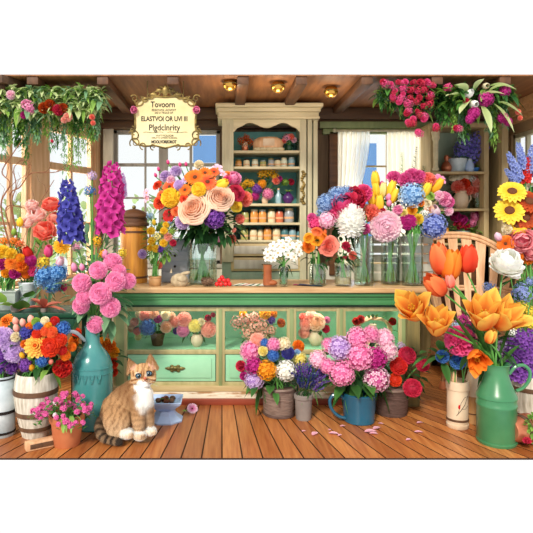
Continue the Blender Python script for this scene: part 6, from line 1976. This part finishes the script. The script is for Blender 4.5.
OR1, OR2, OR3, WHT, GRY = map(lin, ('cfa577', '7d4a27', 'ead0ae', 'fffaf2', '7a6a5c'))
def mixc(a, b, t):
    t = max(0, min(1, t)); return tuple(x + (y - x) * t for x, y in zip(a, b))
def sstep(a, b, x):
    t = max(0, min(1, (x - a) / (b - a))); return t * t * (3 - 2 * t)
PAWS = [K(127.5, 433, -.115), K(139.8, 434.6, -.115), K(150.2, 430.3, -.065)]
def fur_col(q):
    "coat colour at a point of the body, in pattern units along the body"
    x = 124 + q.x / p; y = 225 + (EYE - q.z) / p; y = VY + (EYE - q.z) / p   # local lengths in coat units
    d = q.y
    wob = 1.3 * math.sin(q.x * 60 + q.z * 41) + .9 * math.sin(q.z * 95 - q.x * 70)
    h = q - HEAD
    if h.length < 15.5 * p and y < 387.5:
        hx_, hz_ = h.x / p - .6, h.z / p
        c = OR1
        st = math.sin(abs(hx_) * 1.55 + .4 * math.sin(hz_)) if hz_ > 1 else math.sin(hz_ * 1.3 + abs(hx_) * .5)
        c = mixc(c, OR2, .9 * sstep(.1, .75, st))
        if hz_ > 6: c = mixc(c, OR1, .4)
        # pale muzzle, chin and inner cheeks
        c = mixc(c, WHT, sstep(5.6, 3.8, math.hypot(hx_ * .8, hz_ + 6.0)) if d < HEAD.y - .02 else 0)
        c = mixc(c, WHT, .95 * sstep(-6.0, -8.0, hz_) * sstep(10.5, 7.5, abs(hx_)))
        c = mixc(c, WHT, .65 * sstep(3.2, 1.2, math.hypot(abs(hx_) - 4.9, (hz_ - 3.4) * 1.3)))
        if hz_ > 6.0 and abs(hx_) > 7 and d < HEAD.y + .0: c = mixc(c, lin('e9b9a0'), .55)
        return c
    # tail
    td, al = 9, 0
    for i, (ta, tb) in enumerate(zip(tail, tail[1:])):
        ab = tb - ta
        t_ = max(0, min(1, (q - ta).dot(ab) / ab.length_squared))
        dd = (q - ta - ab * t_).length
        if dd < td: td, al = dd, i + t_
    if td < 4.6 * p and al > .6:
        return mixc(mixc(GRY, OR1, .45), lin('3d332c'), (.35 + .1 * al) * sstep(-.2, .6, math.sin(al * 7.5)) + .06 * al)
    for pc in PAWS:
        if (q - pc).length < 7.6 * p and q.z < pc.z + 5 * p: return mixc(WHT, OR3, sstep(6, 7.6, (q - pc).length / p))
    c = mixc(OR1, OR3, .45 * sstep(405, 425, y))
    st = math.sin((x * 1.15 + (y - 390) * .5) + wob * .8) + .5 * math.sin(x * 2.3 - y * .9 + wob)
    c = mixc(c, OR2, .5 * sstep(402, 388, y - (x - 124) * .55))
    if x < 132: c = mixc(c, OR2, .62 * sstep(.2, 1.0, st) * sstep(434, 418, y))
    if x >= 132 and y > 398:
        c = mixc(c, OR2, .6 * sstep(.25, .9, math.sin(y * 1.3 + wob * .6)))
    # white bib and paws
    bib = math.hypot((x - 147.2) * .92, (y - 390.5) * .52)
    if d < -.03: c = mixc(c, WHT, sstep(10.0, 5.6, bib + wob * .7))
    if x > 144 and y > 400: c = mixc(c, GRY, .25)
    return c
ca = me.color_attributes.new('coat', 'FLOAT_COLOR', 'POINT')
for v in me.vertices: ca.data[v.index].color = (*fur_col(v.co), 1)
mk, nt, bs = newmat('tabby_coat')
at = nt.nodes.new('ShaderNodeAttribute'); at.attribute_name = 'coat'
nt.links.new(at.outputs['Color'], bs.inputs['Base Color'])
bs.inputs['Roughness'].default_value = .8; bs.inputs['Specular IOR Level'].default_value = .15
me.materials.clear(); me.materials.append(mk)
kit = link('kitten', me, None, kb, 'all')
tag(kit, 'ginger tabby kitten with white chest sitting beside the turquoise pitcher', 'cat')
# fur strands
rr = random.Random(3)
vs, fs, cs = [], [], []
me.calc_loop_triangles()
def flow(q):
    h = q - HEAD
    if h.length < 15 * p: return Vector((h.x * 6, 0, h.z * 5 - .1))
    return Vector((-.35 if q.x < 0 else 0, -.1, -1))
for tri in me.loop_triangles:
    a, b_, c = [me.vertices[i].co for i in tri.vertices]
    n = tri.normal
    if n.y > .55: continue
    for _ in range(2):
        if rr.random() > .62: continue
        u1, u2 = rr.random(), rr.random()
        if u1 + u2 > 1: u1, u2 = 1 - u1, 1 - u2
        q = a + (b_ - a) * u1 + (c - a) * u2
        h = q - HEAD
        face = h.length < 15 * p
        ln = .008 if face else (.026 if q.y < -.05 and q.x > .06 and q.z > .13 else .017)
        if face and q.y < HEAD.y - .05: ln = .005
        if q.z < .03: ln = .004
        col = fur_col(q + Vector((rr.uniform(-.004, .004), 0, rr.uniform(-.004, .004))))
        br = rr.uniform(.82, 1.22)
        col = tuple(min(1, x * br) for x in col)
        f = flow(q); f = (f - n * f.dot(n))
        d = (n * .45 + f.normalized() * .9 + Vector((rr.uniform(-.35, .35), rr.uniform(-.35, .35), rr.uniform(-.35, .35)))).normalized()
        s = d.cross(n)
        if s.length < .01: continue
        s = s.normalized() * .0011
        i = len(vs)
        tipp = q + d * ln - Vector((0, 0, ln * .15))
        if tipp.z < .001: tipp.z = .001
        vs += [tuple(q - s), tuple(q + s), tuple(tipp)]
        fs.append((i, i + 1, i + 2)); cs += [col] * 3
fm = bpy.data.meshes.new('fur'); fm.from_pydata(vs, [], fs)
ca = fm.color_attributes.new('coat', 'FLOAT_COLOR', 'POINT')
for i, c in enumerate(cs): ca.data[i].color = (*c, 1)
fm.materials.append(mk)
link('fur', fm, kit, None, False)
# face
eyew = plain('eye_white', 'dfe8e2', .15); iris = plain('iris_blue_green', '38566a', .08, c2='587c90', nscale=60); pupil = plain('pupil', '0a0a0a', .05); pink = plain('nose_pink', 'c0604a', .4)
for x, y, nm in [(138.8, 375.8, 'eye'), (148.9, 373.4, 'eye')]:
    c = K(x, y, -.03 - 9.6 * p)
    e = MB().ball((0, 0, 0), (2.9 * p, 1.5 * p, 2.2 * p), .5, 16, 10).build(nm, iris, kit, loc=c)
    MB().ball((0, 0, 0), (1.55 * p, .9 * p, 1.7 * p), .5, 12, 8).build('pupil', pupil, e, loc=(.1 * p, -.85 * p, 0))
    MB().ball((0, 0, 0), (.45 * p, .3 * p, .45 * p), .5, 8, 6).build('catchlight', eyew, e, loc=(-.5 * p, -1.7 * p, .8 * p))
    ring = [(3.1 * p * math.cos(a), -.25 * p, 2.35 * p * math.sin(a)) for a in [TAU * i / 20 for i in range(21)]]
    MB().tube(ring, .5 * p, 5).build('eye_rim', M['dark'], e)
nose = K(144.9, 378.4, -.093 - 5.2 * p)
MB().ball((0, 0, 0), (1.7 * p, 1.0 * p, 1.1 * p), .5, 12, 8).build('nose', pink, kit, loc=nose)
mb = MB()
mb.tube([nose + Vector((0, -.2 * p, -.9 * p)), nose + Vector((0, -.1 * p, -2.2 * p))], .3 * p, 5)
for s in (-1, 1): mb.tube([nose + Vector((0, -.1 * p, -2.2 * p)), nose + Vector((s * 1.3 * p, .1 * p, -3.0 * p)), nose + Vector((s * 2.8 * p, .9 * p, -2.6 * p))], .3 * p, 5)
mb.build('mouth', plain('mouth_line', '8a4a3c', .6), kit)
for s in (-1, 1):
    for k in (0, 2, 4):
        a = nose + Vector((s * 3.0 * p, .6 * p, (-1.2 - .5 * k) * p))
        MB().tube([a, a + Vector((s * 5 * p, -1.5 * p, (1.4 - .9 * k) * p)), a + Vector((s * 10 * p, -.5 * p, (1.6 - 1.6 * k) * p))], [.0005, .0004, .0002], 4).build('whisker', eyew, kit)
earp = plain('inner_ear_pink', 'e3b09c', .7)
for bx, by, tx, ty, w in [(132.9, 369.4, 129.9, 362.4, 2.7), (151.1, 366.4, 150.5, 358.4, 3.0)]:
    b0, tip = K(bx, by, -.035 - 2.2 * p), K(tx, ty, -.03 - 1.4 * p)
    mb = MB(); leaf_blade(mb, b0 - (tip - b0) * .15, tip - b0, (tip - b0).length * 1.1, w * p, .5, .5, 0, 6, side=Vector((1, 0, 0)))
    mb.build('inner_ear', earp, kit, smooth='all')
